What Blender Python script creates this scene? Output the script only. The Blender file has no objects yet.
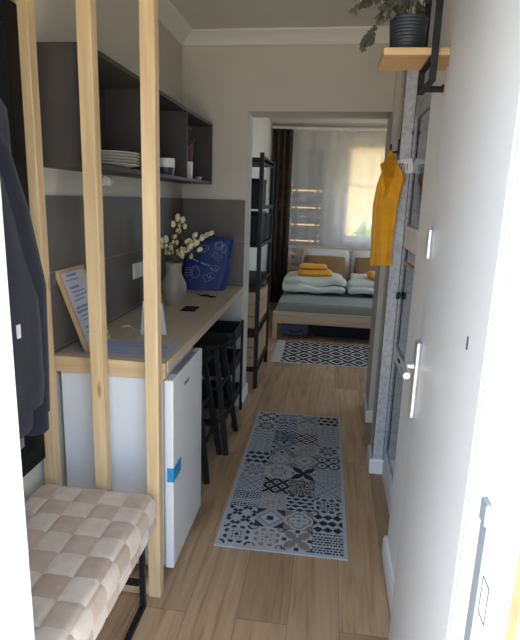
import bpy, bmesh, math, random
from mathutils import Vector, Matrix, noise
random.seed(7)
PI = math.pi
C = bpy.context.scene.collection

# ------------------------------------------------------------------ materials
def new_mat(name):
    m = bpy.data.materials.new(name); m.use_nodes = True
    return m, m.node_tree.nodes, m.node_tree.links, m.node_tree.nodes['Principled BSDF']

def mat(name, col, rough=0.6, metal=0.0, spec=0.5, var=0.0, vscale=8.0, bump=0.0, bscale=60.0, stretch=(1,1,1), trans=0.0, sheen=0.0):
    m, N, L, b = new_mat(name)
    b.inputs['Base Color'].default_value = (*col, 1)
    b.inputs['Roughness'].default_value = rough
    b.inputs['Metallic'].default_value = metal
    b.inputs['Specular IOR Level'].default_value = spec
    b.inputs['Transmission Weight'].default_value = trans
    if sheen: b.inputs['Sheen Weight'].default_value = sheen
    if var or bump:
        tc = N.new('ShaderNodeTexCoord'); mp = N.new('ShaderNodeMapping')
        mp.inputs['Scale'].default_value = stretch
        L.new(tc.outputs['Object'], mp.inputs['Vector'])
    if var:
        nz = N.new('ShaderNodeTexNoise'); nz.inputs['Scale'].default_value = vscale; nz.inputs['Detail'].default_value = 4
        L.new(mp.outputs[0], nz.inputs['Vector'])
        cr = N.new('ShaderNodeValToRGB')
        cr.color_ramp.elements[0].position = 0.3; cr.color_ramp.elements[1].position = 0.7
        cr.color_ramp.elements[0].color = (*[c*(1-var) for c in col], 1)
        cr.color_ramp.elements[1].color = (*[min(1, c*(1+var)) for c in col], 1)
        L.new(nz.outputs['Fac'], cr.inputs[0]); L.new(cr.outputs[0], b.inputs['Base Color'])
    if bump:
        n2 = N.new('ShaderNodeTexNoise'); n2.inputs['Scale'].default_value = bscale; n2.inputs['Detail'].default_value = 3
        L.new(mp.outputs[0], n2.inputs['Vector'])
        bp = N.new('ShaderNodeBump'); bp.inputs['Strength'].default_value = bump; bp.inputs['Distance'].default_value = 0.01
        L.new(n2.outputs['Fac'], bp.inputs['Height']); L.new(bp.outputs[0], b.inputs['Normal'])
    return m

def mat_wood(name, c1, c2, axis='Z', scale=1.0, rough=0.55, knots=True):
    m, N, L, b = new_mat(name)
    tc = N.new('ShaderNodeTexCoord'); mp = N.new('ShaderNodeMapping')
    st = {'X': (0.6, 9, 9), 'Y': (9, 0.6, 9), 'Z': (9, 9, 0.6)}[axis]
    mp.inputs['Scale'].default_value = [s*scale for s in st]
    geo = N.new('ShaderNodeObjectInfo')
    add = N.new('ShaderNodeVectorMath'); add.operation = 'ADD'
    L.new(tc.outputs['Object'], add.inputs[0]); L.new(geo.outputs['Location'], add.inputs[1])
    L.new(add.outputs[0], mp.inputs['Vector'])
    nz = N.new('ShaderNodeTexNoise'); nz.inputs['Scale'].default_value = 3.5; nz.inputs['Detail'].default_value = 5
    nz.inputs['Distortion'].default_value = 0.6
    L.new(mp.outputs[0], nz.inputs['Vector'])
    cr = N.new('ShaderNodeValToRGB'); cr.color_ramp.elements[0].color = (*c1, 1); cr.color_ramp.elements[1].color = (*c2, 1)
    cr.color_ramp.elements[0].position = .32; cr.color_ramp.elements[1].position = .68
    L.new(nz.outputs['Fac'], cr.inputs[0])
    if knots:
        vo = N.new('ShaderNodeTexVoronoi'); vo.inputs['Scale'].default_value = 1.0
        mp2 = N.new('ShaderNodeMapping'); mp2.inputs['Scale'].default_value = {'X': (3, 12, 12), 'Y': (12, 3, 12), 'Z': (12, 12, 3)}[axis]
        L.new(add.outputs[0], mp2.inputs['Vector']); L.new(mp2.outputs[0], vo.inputs['Vector'])
        c2r = N.new('ShaderNodeValToRGB'); c2r.color_ramp.elements[0].position = .06; c2r.color_ramp.elements[1].position = .13
        c2r.color_ramp.elements[0].color = (.45, .28, .15, 1); c2r.color_ramp.elements[1].color = (1, 1, 1, 1)
        L.new(vo.outputs['Distance'], c2r.inputs[0])
        mx = N.new('ShaderNodeMix'); mx.data_type = 'RGBA'; mx.blend_type = 'MULTIPLY'; mx.inputs[0].default_value = .8
        L.new(cr.outputs[0], mx.inputs[6]); L.new(c2r.outputs[0], mx.inputs[7]); L.new(mx.outputs[2], b.inputs['Base Color'])
    else:
        L.new(cr.outputs[0], b.inputs['Base Color'])
    b.inputs['Roughness'].default_value = rough
    return m

def mat_floor():
    m, N, L, b = new_mat('oak_laminate')
    tc = N.new('ShaderNodeTexCoord'); mp = N.new('ShaderNodeMapping')
    mp.inputs['Rotation'].default_value = (0, 0, PI/2); mp.inputs['Location'].default_value = (0.35, 0.065, 0)
    L.new(tc.outputs['Object'], mp.inputs['Vector'])
    br = N.new('ShaderNodeTexBrick'); br.offset = .37; br.inputs['Scale'].default_value = 1
    br.inputs['Brick Width'].default_value = 1.28; br.inputs['Row Height'].default_value = .19
    br.inputs['Mortar Size'].default_value = .0015; br.inputs['Mortar Smooth'].default_value = .2
    br.inputs['Color1'].default_value = (0, 0, 0, 1); br.inputs['Color2'].default_value = (1, 1, 1, 1); br.inputs['Mortar'].default_value = (.3, .3, .3, 1)
    L.new(mp.outputs[0], br.inputs['Vector'])
    # per-plank offset feeds the grain
    mp2 = N.new('ShaderNodeMapping'); mp2.inputs['Scale'].default_value = (16, 1.1, 1)
    L.new(tc.outputs['Object'], mp2.inputs['Vector'])
    ad = N.new('ShaderNodeVectorMath'); ad.operation = 'ADD'
    sc = N.new('ShaderNodeVectorMath'); sc.operation = 'SCALE'; sc.inputs['Scale'].default_value = 7
    L.new(br.outputs['Color'], sc.inputs[0]); L.new(mp2.outputs[0], ad.inputs[0]); L.new(sc.outputs[0], ad.inputs[1])
    nz = N.new('ShaderNodeTexNoise'); nz.inputs['Scale'].default_value = 1.6; nz.inputs['Detail'].default_value = 6; nz.inputs['Distortion'].default_value = .9
    L.new(ad.outputs[0], nz.inputs['Vector'])
    cr = N.new('ShaderNodeValToRGB'); e = cr.color_ramp.elements
    e[0].position = .28; e[0].color = (.29, .17, .092, 1); e[1].position = .66; e[1].color = (.50, .33, .195, 1)
    x = e.new(.45); x.color = (.42, .27, .155, 1)
    L.new(nz.outputs['Fac'], cr.inputs[0])
    hs = N.new('ShaderNodeMix'); hs.data_type = 'RGBA'; hs.blend_type = 'MULTIPLY'; hs.inputs[0].default_value = 1
    c3 = N.new('ShaderNodeValToRGB'); c3.color_ramp.elements[0].color = (.72, .71, .70, 1); c3.color_ramp.elements[1].color = (1.12, 1.12, 1.12, 1)
    L.new(br.outputs['Color'], c3.inputs[0]); L.new(cr.outputs[0], hs.inputs[6]); L.new(c3.outputs[0], hs.inputs[7])
    m2 = N.new('ShaderNodeMix'); m2.data_type = 'RGBA'; m2.inputs[7].default_value = (.22, .14, .08, 1)
    L.new(br.outputs['Fac'], m2.inputs[0]); L.new(hs.outputs[2], m2.inputs[6]); L.new(m2.outputs[2], b.inputs['Base Color'])
    b.inputs['Roughness'].default_value = .48
    bp = N.new('ShaderNodeBump'); bp.inputs['Strength'].default_value = .12; bp.inputs['Distance'].default_value = .003
    L.new(nz.outputs['Fac'], bp.inputs['Height']); L.new(bp.outputs[0], b.inputs['Normal'])
    return m

def mat_tiles():
    m, N, L, b = new_mat('anthracite_tiles')
    tc = N.new('ShaderNodeTexCoord')
    sp = N.new('ShaderNodeSeparateXYZ'); L.new(tc.outputs['Object'], sp.inputs[0])
    ad = N.new('ShaderNodeMath'); ad.operation = 'ADD'; L.new(sp.outputs[0], ad.inputs[0]); L.new(sp.outputs[1], ad.inputs[1])
    cb = N.new('ShaderNodeCombineXYZ'); L.new(ad.outputs[0], cb.inputs[0]); L.new(sp.outputs[2], cb.inputs[1])
    mp = N.new('ShaderNodeMapping'); mp.inputs['Location'].default_value = (-1.33+.03, -.025-.6, 0)
    L.new(cb.outputs[0], mp.inputs['Vector'])
    br = N.new('ShaderNodeTexBrick'); br.offset = 0; br.inputs['Scale'].default_value = 1
    br.inputs['Brick Width'].default_value = .6; br.inputs['Row Height'].default_value = .3
    br.inputs['Mortar Size'].default_value = .0022; br.inputs['Mortar'].default_value = (.26, .245, .225, 1)
    br.inputs['Color1'].default_value = (.135, .120, .105, 1); br.inputs['Color2'].default_value = (.148, .132, .116, 1)
    L.new(mp.outputs[0], br.inputs['Vector'])
    nz = N.new('ShaderNodeTexNoise'); nz.inputs['Scale'].default_value = 7; nz.inputs['Detail'].default_value = 6
    L.new(tc.outputs['Object'], nz.inputs['Vector'])
    cr = N.new('ShaderNodeValToRGB'); cr.color_ramp.elements[0].color = (.8, .8, .8, 1); cr.color_ramp.elements[1].color = (1.2, 1.2, 1.2, 1)
    L.new(nz.outputs['Fac'], cr.inputs[0])
    mx = N.new('ShaderNodeMix'); mx.data_type = 'RGBA'; mx.blend_type = 'MULTIPLY'; mx.inputs[0].default_value = 1
    L.new(br.outputs['Color'], mx.inputs[6]); L.new(cr.outputs[0], mx.inputs[7]); L.new(mx.outputs[2], b.inputs['Base Color'])
    b.inputs['Roughness'].default_value = .55
    return m

def mat_speckled():
    m, N, L, b = new_mat('speckled_whitewash')
    tc = N.new('ShaderNodeTexCoord')
    vo = N.new('ShaderNodeTexNoise'); vo.inputs['Scale'].default_value = 55; vo.inputs['Detail'].default_value = 5
    L.new(tc.outputs['Object'], vo.inputs['Vector'])
    cr = N.new('ShaderNodeValToRGB'); e = cr.color_ramp.elements
    e[0].position = .36; e[0].color = (.42, .42, .43, 1); e[1].position = .55; e[1].color = (.54, .54, .56, 1)
    L.new(vo.outputs['Fac'], cr.inputs[0])
    v2 = N.new('ShaderNodeTexVoronoi'); v2.inputs['Scale'].default_value = 9; L.new(tc.outputs['Object'], v2.inputs['Vector'])
    c2 = N.new('ShaderNodeValToRGB'); c2.color_ramp.elements[0].position = .07; c2.color_ramp.elements[1].position = .13
    c2.color_ramp.elements[0].color = (.12, .11, .11, 1); c2.color_ramp.elements[1].color = (1, 1, 1, 1)
    L.new(v2.outputs['Distance'], c2.inputs[0])
    mx = N.new('ShaderNodeMix'); mx.data_type = 'RGBA'; mx.blend_type = 'MULTIPLY'; mx.inputs[0].default_value = 1
    L.new(cr.outputs[0], mx.inputs[6]); L.new(c2.outputs[0], mx.inputs[7]); L.new(mx.outputs[2], b.inputs['Base Color'])
    b.inputs['Roughness'].default_value = .7
    return m

def mat_sheer(name='sheer_voile', col=(.86, .85, .82), see=.5, tlm=.5):
    m, N, L, b = new_mat(name)
    out = N['Material Output']; N.remove(b)
    tl = N.new('ShaderNodeBsdfTranslucent'); tl.inputs['Color'].default_value = (*col, 1)
    df = N.new('ShaderNodeBsdfDiffuse'); df.inputs['Color'].default_value = (*col, 1)
    tr = N.new('ShaderNodeBsdfTransparent')
    a = N.new('ShaderNodeMixShader'); a.inputs[0].default_value = 1-tlm
    L.new(tl.outputs[0], a.inputs[1]); L.new(df.outputs[0], a.inputs[2])
    c = N.new('ShaderNodeMixShader'); c.inputs[0].default_value = see
    L.new(a.outputs[0], c.inputs[1]); L.new(tr.outputs[0], c.inputs[2]); L.new(c.outputs[0], out.inputs[0])
    return m

M = {}
M['wall'] = mat('wall_paint', (.62, .59, .52), .85, var=.025, vscale=3, bump=.04, bscale=180)
M['ceil'] = mat('ceiling_paint', (.66, .64, .59), .9, var=.02, vscale=2)
M['cornice'] = mat('cornice_white', (.82, .81, .77), .8)
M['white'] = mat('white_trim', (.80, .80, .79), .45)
M['door'] = mat('door_white', (.62, .625, .63), .35, var=.012, vscale=3)
M['fridge'] = mat('fridge_white', (.80, .81, .81), .33)
M['fridge_body'] = mat('fridge_body', (.80, .83, .88), .5)
M['floor'] = mat_floor()
M['tile'] = mat_tiles()
M['pine'] = mat_wood('pine', (.60, .42, .22), (.76, .57, .33), 'Z')
M['pine_x'] = mat_wood('pine_x', (.60, .42, .22), (.76, .57, .33), 'X')
M['bedpine'] = mat_wood('bed_pine', (.56, .40, .25), (.70, .53, .36), 'X')
M['bedpine_z'] = mat_wood('bed_pine_z', (.56, .40, .25), (.70, .53, .36), 'Z')
M['counter'] = mat_wood('counter_laminate', (.54, .44, .30), (.62, .52, .37), 'Y', knots=False, rough=.5)
M['shelfwood'] = mat_wood('shelf_oak', (.46, .28, .12), (.58, .38, .18), 'X', knots=False)
M['crate'] = mat_wood('crate_wood', (.42, .27, .14), (.52, .35, .20), 'Z', knots=False)
M['cab'] = mat('graphite_cabinet', (.058, .050, .046), .5, var=.05)
M['cab_edge'] = mat('graphite_edge', (.12, .115, .115), .5)
M['black'] = mat('black_metal', (.012, .012, .013), .5, spec=.3)
M['blackwood'] = mat('black_stained_wood', (.010, .009, .009), .6, spec=.25)
M['mframe'] = mat('black_frame', (.008, .008, .009), .6, spec=.15)
M['mirror'] = mat('mirror_glass', (.86, .88, .88), .02, metal=1)
M['darkmirror'] = mat('panel_mirror', (.16, .17, .175), .08, metal=1, var=.05)
M['speck'] = mat_speckled()
M['washed'] = mat('whitewashed_rail', (.80, .82, .84), .6, var=.08, vscale=30)
M['navy'] = mat('navy_fleece', (.013, .014, .026), .95, var=.15, vscale=20, bump=.25, bscale=300, sheen=.1)
M['tag'] = mat('white_tag', (.75, .75, .75), .7)
M['yellow'] = mat('mustard_cloth', (.80, .375, .013), .95, var=.08, vscale=25, bump=.5, bscale=260, sheen=.2)
M['ceramic'] = mat('sand_ceramic', (.33, .28, .225), .45, var=.03)
M['leaf'] = mat('dried_leaf', (.13, .14, .055), .7, var=.25)
M['stem'] = mat('stem_brown', (.12, .09, .04), .8)
M['bud'] = mat('cream_bud', (.74, .66, .40), .7, var=.1, vscale=30)
M['bag'] = mat('blue_bag', (.009, .028, .17), .5, var=.15, vscale=6)
M['print'] = mat('pale_print', (.50, .55, .80), .7)
M['paper'] = mat('paper', (.62, .64, .74), .6)
M['paper2'] = mat('blue_paper', (.42, .46, .62), .5)
M['ink'] = mat('ink', (.26, .30, .46), .7)
M['framewood'] = mat_wood('frame_wood', (.52, .34, .18), (.62, .43, .25), 'Z', knots=False)
M['acrylic'] = mat('white_card', (.74, .76, .80), .3)
M['plate'] = mat('stoneware', (.58, .55, .47), .35)
M['porcelain'] = mat('porcelain', (.78, .77, .73), .3)
M['bluegrey'] = mat('dark_glaze', (.06, .07, .09), .3)
M['glass'] = mat('clear_glass', (1, 1, 1), .02, trans=1)
M['brownglass'] = mat('brown_herbs', (.11, .06, .035), .7, var=.3, vscale=40)
M['dkleaf'] = mat('dark_leaf', (.07, .06, .035), .7)
M['potblack'] = mat('black_pot', (.018, .022, .030), .55)
M['ivy'] = mat('ivy_leaf', (.035, .034, .016), .6, var=.3, vscale=18)
M['soil'] = mat('soil', (.03, .02, .012), .95)
M['tape'] = mat('blue_tape', (.02, .30, .62), .4)
M['mark'] = mat('dark_mark', (.03, .03, .04), .4)
M['steel'] = mat('satin_steel', (.74, .75, .77), .38, metal=.9)
M['zinc'] = mat('zinc_strip', (.42, .46, .52), .45, metal=.6)
M['cream'] = mat('cream_plastic', (.78, .72, .58), .5)
M['benchA'] = mat('velvet_taupe', (.53, .39, .29), .85, var=.10, vscale=22, sheen=.35)
M['benchB'] = mat('velvet_cream', (.66, .53, .425), .85, var=.10, vscale=22, sheen=.35)
M['benchC'] = mat('velvet_rose', (.47, .335, .24), .85, var=.10, vscale=22, sheen=.35)
M['sheer'] = mat_sheer()
M['drape'] = mat('brown_drape', (.11, .075, .055), .95, var=.2, vscale=12)
M['sheet'] = mat('grey_green_sheet', (.27, .29, .26), .9, var=.05, vscale=10, bump=.2, bscale=14)
M['duvet'] = mat('white_duvet', (.62, .64, .56), .9, bump=.35, bscale=18)
M['pillow'] = mat('white_pillow', (.64, .64, .58), .9, bump=.2, bscale=20)
M['brownpil'] = mat('brown_pillow', (.27, .145, .055), .9, bump=.2, bscale=30, var=.06)
M['darkbox'] = mat('charcoal_box', (.020, .020, .024), .9, var=.2, vscale=10)
M['bluebox'] = mat('bluish_box', (.10, .11, .16), .9, var=.5, vscale=60)
M['blind'] = mat_sheer('roller_blind', (.80, .74, .58), .0, .75)
M['shutter'] = mat('shutter_grey', (.40, .40, .39), .7)
M['facade'] = mat('stone_facade', (.72, .50, .25), .9, var=.3, vscale=9, bump=.5, bscale=14)
M['ground'] = mat('outside_paving', (.50, .44, .36), .95, var=.1, vscale=2)
M['house'] = mat('orange_render', (.50, .29, .12), .95, var=.08)
M['bush'] = mat('bush_green', (.14, .22, .07), .9, var=.3, vscale=12)
M['ruginterior'] = mat('rug_base', (.44, .46, .50), .95, bump=.3, bscale=400)
M['rugnavy'] = mat('rug_navy', (.022, .032, .062), .95)
M['rugblack'] = mat('rug_black', (.018, .018, .024), .95)
M['ruggrey'] = mat('rug_grey', (.20, .225, .26), .95)
M['rugtaupe'] = mat('rug_taupe', (.24, .20, .185), .95)
M['rugblush'] = mat('rug_blush', (.40, .36, .36), .95)
M['rugcream'] = mat('rug_cream', (.55, .53, .48), .95)
M['fringe'] = mat('fringe_white', (.62, .62, .60), .95)

# ------------------------------------------------------------------ helpers
def obj(name, bm, m, parent=None, smooth=False, label=None):
    me = bpy.data.meshes.new(name); bm.normal_update(); bm.to_mesh(me); bm.free()
    ms = m if isinstance(m, (list, tuple)) else [m]
    for x in ms: me.materials.append(M[x])
    if smooth:
        me.polygons.foreach_set('use_smooth', [True]*len(me.polygons))
        me.update()
        try: me.set_sharp_from_angle(angle=math.radians(38))
        except Exception: pass
    o = bpy.data.objects.new(name, me); C.objects.link(o)
    if parent is not None: o.parent = parent
    if label: o['label'] = label
    return o
def tag(o, label, cat, group=None):
    o['label'] = label; o['category'] = cat
    if group: o['group'] = group
    return o
def thing(name, label, cat, loc=(0,0,0), rz=0, group=None):
    o = bpy.data.objects.new(name, None); C.objects.link(o); o.empty_display_size = .05
    o.location = loc; o.rotation_euler = (0, 0, rz)
    return tag(o, label, cat, group)
def struct(name, bm, m, parent=None, smooth=False):
    o = obj(name, bm, m, parent, smooth)
    if parent is None: o['kind'] = 'structure'
    return o
def B(): return bmesh.new()
def box(bm, x0, x1, y0, y1, z0, z1, bev=0, mi=0, seg=2):
    r = bmesh.ops.create_cube(bm, size=1)
    for v in r['verts']:
        v.co = Vector(((x0+x1)/2+v.co.x*(x1-x0), (y0+y1)/2+v.co.y*(y1-y0), (z0+z1)/2+v.co.z*(z1-z0)))
    fs = set(f for v in r['verts'] for f in v.link_faces)
    for f in fs: f.material_index = mi
    if bev:
        es = list(set(e for v in r['verts'] for e in v.link_edges))
        bmesh.ops.bevel(bm, geom=es, offset=bev, segments=seg, profile=.5, affect='EDGES', clamp_overlap=True)
    return bm
def bx(*a, **k): return box(B(), *a, **k)
def prism(bm, pts, z0, z1):
    b = [bm.verts.new((x, y, z0)) for x, y in pts]; t = [bm.verts.new((x, y, z1)) for x, y in pts]
    n = len(pts)
    bm.faces.new(b[::-1]); bm.faces.new(t)
    for i in range(n): bm.faces.new((b[i], b[(i+1) % n], t[(i+1) % n], t[i]))
    bmesh.ops.recalc_face_normals(bm, faces=bm.faces[:])
    return bm
def extrude_profile(bm, prof, p0, p1, up=Vector((0,0,1)), out=Vector((1,0,0))):
    """profile (out, up) swept from p0 to p1"""
    a = [bm.verts.new(Vector(p0)+out*o+up*u) for o, u in prof]
    b = [bm.verts.new(Vector(p1)+out*o+up*u) for o, u in prof]
    n = len(prof)
    for i in range(n): bm.faces.new((a[i], a[(i+1) % n], b[(i+1) % n], b[i]))
    bm.faces.new(a[::-1]); bm.faces.new(b)
    bmesh.ops.recalc_face_normals(bm, faces=bm.faces[:])
    return bm
def tube(bm, pts, r, seg=8, cap=True):
    pts = [Vector(p) for p in pts]; rs = r if isinstance(r, (list, tuple)) else [r]*len(pts)
    rings = []; prev = None
    for i, p in enumerate(pts):
        d = (pts[min(i+1, len(pts)-1)]-pts[max(i-1, 0)]).normalized()
        if prev is None:
            prev = d.orthogonal().normalized()
        nrm = (prev-d*prev.dot(d)).normalized(); prev = nrm
        bn = d.cross(nrm)
        rings.append([bm.verts.new(p+(nrm*math.cos(2*PI*k/seg)+bn*math.sin(2*PI*k/seg))*rs[i]) for k in range(seg)])
    for a, b in zip(rings, rings[1:]):
        for k in range(seg): bm.faces.new((a[k], a[(k+1) % seg], b[(k+1) % seg], b[k]))
    if cap: bm.faces.new(rings[0][::-1]); bm.faces.new(rings[-1])
    return bm
def bar(bm, p0, p1, w, h, upv=(0,0,1)):
    """rectangular bar from p0 to p1, w sideways, h along up"""
    p0 = Vector(p0); p1 = Vector(p1); d = (p1-p0).normalized(); u = Vector(upv)
    s = d.cross(u)
    if s.length < 1e-4: s = d.cross(Vector((1, 0, 0)))
    s.normalize(); u = s.cross(d).normalized()
    v = [[bm.verts.new(p+s*a*w/2+u*b*h/2) for a, b in ((-1,-1),(1,-1),(1,1),(-1,1))] for p in (p0, p1)]
    for k in range(4): bm.faces.new((v[0][k], v[0][(k+1) % 4], v[1][(k+1) % 4], v[1][k]))
    bm.faces.new(v[0][::-1]); bm.faces.new(v[1])
    return bm
def lathe(bm, prof, c=(0,0,0), seg=28, cap=True):
    c = Vector(c); rings = []
    for r, z in prof:
        rings.append([bm.verts.new(c+Vector((r*math.cos(2*PI*k/seg), r*math.sin(2*PI*k/seg), z))) for k in range(seg)])
    for a, b in zip(rings, rings[1:]):
        for k in range(seg): bm.faces.new((a[k], a[(k+1) % seg], b[(k+1) % seg], b[k]))
    if cap: bm.faces.new(rings[0][::-1]); bm.faces.new(rings[-1])
    return bm
def blob(bm, c, r, sub=2, scale=(1,1,1), nz=0, nf=10, rot=None):
    res = bmesh.ops.create_icosphere(bm, subdivisions=sub, radius=1)
    for v in res['verts']:
        p = Vector((v.co.x*scale[0], v.co.y*scale[1], v.co.z*scale[2]))*r
        if rot is not None: p = rot @ p
        if nz: p *= 1+nz*noise.noise((p+Vector(c))*nf)
        v.co = Vector(c)+p
    return bm
def grid_surface(bm, fn, nu, nv, closed_u=False, mi=None):
    vs = [[bm.verts.new(fn(i/nu, j/nv)) for j in range(nv+1)] for i in range(nu+1 if not closed_u else nu)]
    for i in range(nu):
        i2 = (i+1) % len(vs) if closed_u else i+1
        for j in range(nv):
            f = bm.faces.new((vs[i][j], vs[i2][j], vs[i2][j+1], vs[i][j+1]))
            if mi: f.material_index = mi(i, j)
    return vs
def softbox(c, size, rad, cuts=10, nz=.0, nf=6, puff=0.0, seed=0):
    """rounded, slightly wavy slab"""
    bm = B(); r = bmesh.ops.create_cube(bm, size=2)
    bmesh.ops.subdivide_edges(bm, edges=bm.edges[:], cuts=cuts, use_grid_fill=True)
    hx, hy, hz = [s/2 for s in size]; rad = min(rad, hx, hy, hz)
    for v in bm.verts:
        p = Vector((v.co.x*hx, v.co.y*hy, v.co.z*hz))
        q = Vector((max(-hx+rad, min(hx-rad, p.x)), max(-hy+rad, min(hy-rad, p.y)), max(-hz+rad, min(hz-rad, p.z))))
        d = p-q
        if d.length > 1e-6: p = q+d.normalized()*rad
        p.z += puff*(1-v.co.x**2)*(1-v.co.y**2)*(1 if v.co.z > 0 else 0)
        if nz: p += Vector(noise.noise_vector((p+Vector((seed, 0, 0)))*nf))*nz
        v.co = p+Vector(c)
    return bm
def pillow(c, w, h, t, rot=Matrix(), n=16, seed=0):
    """w along x, h along y (local), t thick, pinched corners"""
    bm = B()
    def f(s):
        def g(u, v):
            a = 2*u-1; b = 2*v-1
            k = max(0, (1-a**4)*(1-b**4))**.5
            px = a*w/2*(1-.06*b*b); py = b*h/2*(1-.06*a*a)
            z = s*t/2*k
            p = Vector((px, py, z))+Vector(noise.noise_vector(Vector((px*4+seed, py*4, z*2))))*.012*k
            return c_ + rot @ p
        return g
    c_ = Vector(c)
    grid_surface(bm, f(1), n, n); grid_surface(bm, f(-1), n, n)
    bmesh.ops.remove_doubles(bm, verts=bm.verts[:], dist=1e-4)
    bmesh.ops.recalc_face_normals(bm, faces=bm.faces[:])
    return bm

# ------------------------------------------------------------------ room shell
CE = 2.55
XL = -1.03
WB0, WB1 = 3.65, 3.92         # wall with the opening
struct('floor', bx(-1.2, 2.2, .63, 8.1, -.1, 0), 'floor')
bm = bx(-1.2, 2.2, .63, 8.1, CE, CE+.1); struct('ceiling', bm, 'ceil')
struct('wall_left', bx(XL-.12, XL, .63, 3.9, 0, CE), 'wall')
# right wall footprint with recess and jut
struct('wall_right_pier', bx(.336, .62, .8, 2.09, 0, CE), 'white')  # same wall, coloured white: bright light on the jut put into its colour
rp = [(.402,2.09), (.402,2.83), (.327,2.83), (.327,3.0), (.43,3.0), (.43,3.56), (.62,3.55), (.62,2.09)]
struct('wall_right', prism(B(), rp, 0, CE), 'wall')
# far wall of the hall, with the wide opening through to the bedroom
bm = B()
prism(bm, [(XL-.02, 3.66), (-.583, 3.655), (-.583, 3.92), (XL-.02, 3.92)], 0, CE)
struct('wall_back', bm, 'wall')
struct('wall_back_right', prism(B(), [(.352, 3.555), (.62, 3.555), (.62, 3.90), (.352, 3.90)], 0, CE), 'wall')
struct('wall_back_lintel', prism(B(), [(-.583, 3.655), (.352, 3.60), (.352, 3.90), (-.583, 3.92)], 2.08, CE), 'wall')
# front wall with the doorway the photograph is taken through
struct('wall_front_left', bx(-1.6, -.56, .63, .8, 0, 2.75), 'wall')
struct('wall_front_right', bx(.31, 1.6, .63, .8, 0, 2.75), 'wall')
struct('wall_front_lintel', bx(-.56, .31, .63, .8, 2.14, 2.75), 'wall')
struct('wall_facade', bx(.266, 1.8, .60, .628, -.2, 2.9), 'facade')
# bedroom
struct('wall_bedroom_left', bx(-1.0, -.88, 3.92, 8.1, 0, CE), 'wall')
bm = B()
for a, b_, c_, d in ((3.9, 4.9, 0, CE), (4.9, 6.9, 0, .9), (4.9, 6.9, 2.3, CE), (6.9, 8.1, 0, CE)): box(bm, 1.9, 2.02, a, b_, c_, d)
struct('wall_bedroom_right', bm, 'wall')  # gap holds the unseen window added to brighten the bedroom
bm = B()
for a, b_, c_, d in ((4.9, 4.95, .9, 2.3), (5.875, 5.925, .9, 2.3), (6.85, 6.9, .9, 2.3)): box(bm, 1.94, 1.99, a, b_, c_, d)
box(bm, 1.94, 1.99, 4.95, 6.85, .9, .95); box(bm, 1.94, 1.99, 4.95, 6.85, 2.25, 2.3)
struct('window_3', bm, 'white')  # out-of-view window, added to bring more daylight into the bedroom
struct('wall_bedroom_near', bx(.62, 2.02, 3.78, 3.9, 0, CE), 'wall')
W1 = (-.62, -.10, .80, 2.30); W2 = (.20, .80, .98, 2.32)
YW = 7.9
bm = B()
for a, b_, c_, d in ((-.9, W1[0], 0, CE), (W1[0], W1[1], 0, W1[2]), (W1[0], W1[1], W1[3], CE), (W1[1], W2[0], 0, CE),
                     (W2[0], W2[1], 0, W2[2]), (W2[0], W2[1], W2[3], CE), (W2[1], 2.02, 0, CE)):
    box(bm, a, b_, YW, YW+.2, c_, d)
struct('wall_window', bm, 'wall')
def window(n, W):
    bm = B(); x0, x1, z0, z1 = W; t = .05
    box(bm, x0, x1, YW+.08, YW+.14, z0, z0+t); box(bm, x0, x1, YW+.08, YW+.14, z1-t, z1)
    box(bm, x0, x0+t, YW+.08, YW+.14, z0+t, z1-t); box(bm, x1-t, x1, YW+.08, YW+.14, z0+t, z1-t)
    o = struct('window_%d' % n, bm, 'white')
    obj('window_sill', bx(x0-.03, x1+.03, YW-.05, YW+.08, z0-.03, z0), 'white', o)
    return o
w1 = window(1, W1); w2 = window(2, W2)
# closed outside shutter on the left window: slats with four leaking gaps
bm = B(); gaps = (1.66, 1.41, 1.16, .92)
z = .80
edges = []
for g in sorted(gaps): edges.append((z, g-.009)); z = g+.009
edges.append((z, 2.30))
for a, b_ in edges:
    box(bm, W1[0], W1[1], YW+.15, YW+.17, a, b_)
for xx in (W1[0]+.1, W1[1]-.1): box(bm, xx-.02, xx+.02, YW+.17, YW+.18, .8, 2.3)
obj('shutter', bm, 'shutter', w1)

# cornice, skirting, tiles
prof = [(0, 0), (0, .072), (.092, .072), (.092, .062), (.076, .054), (.054, .043), (.034, .029), (.020, .015), (.012, 0)]
extr = extrude_profile
struct('trim_1', extr(B(), prof, (XL, 3.657, CE-.072), (.62, 3.600, CE-.072), out=Vector((0, -1, 0))), 'cornice')
struct('trim_2', extr(B(), prof, (XL, .8, CE-.072), (XL, 3.66, CE-.072), out=Vector((1, 0, 0))), 'cornice')
bb = [(0, 0), (.016, 0), (.016, .075), (.010, .09), (0, .09)]
def skirt(name, segs):
    bm = B()
    for p0, p1, out in segs: extr(bm, bb, (p0[0], p0[1], 0), (p1[0], p1[1], 0), out=Vector((out[0], out[1], 0)))
    return struct(name, bm, 'white')
skirt('baseboard_back', [((-1.03, 3.66), (-.567, 3.655), (0, -1)), ((-.583, 3.64), (-.583, 3.92), (1, 0)),
                         ((.336, 3.555), (.43, 3.555), (0, -1)), ((.352, 3.54), (.352, 3.9), (-1, 0))])
skirt('baseboard_right', [((.336, 1.66), (.336, 2.106), (-1, 0)), ((.336, 2.09), (.402, 2.09), (0, 1)),
                          ((.402, 2.106), (.402, 2.814), (-1, 0)), ((.402, 2.83), (.311, 2.83), (0, -1)),
                          ((.327, 2.83), (.327, 3.0), (-1, 0)), ((.43, 3.0), (.43, 3.54), (-1, 0))])
skirt('baseboard_left', [((XL, .8), (XL, 3.65), (1, 0))])
bm = B(); box(bm, XL, XL+.010, 1.80, 3.655, .913, 1.505)
prism(bm, [(XL+.01, 3.645), (-.583, 3.640), (-.583, 3.655), (XL+.01, 3.66)], .913, 1.505)
struct('trim_3', bm, 'tile')
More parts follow.
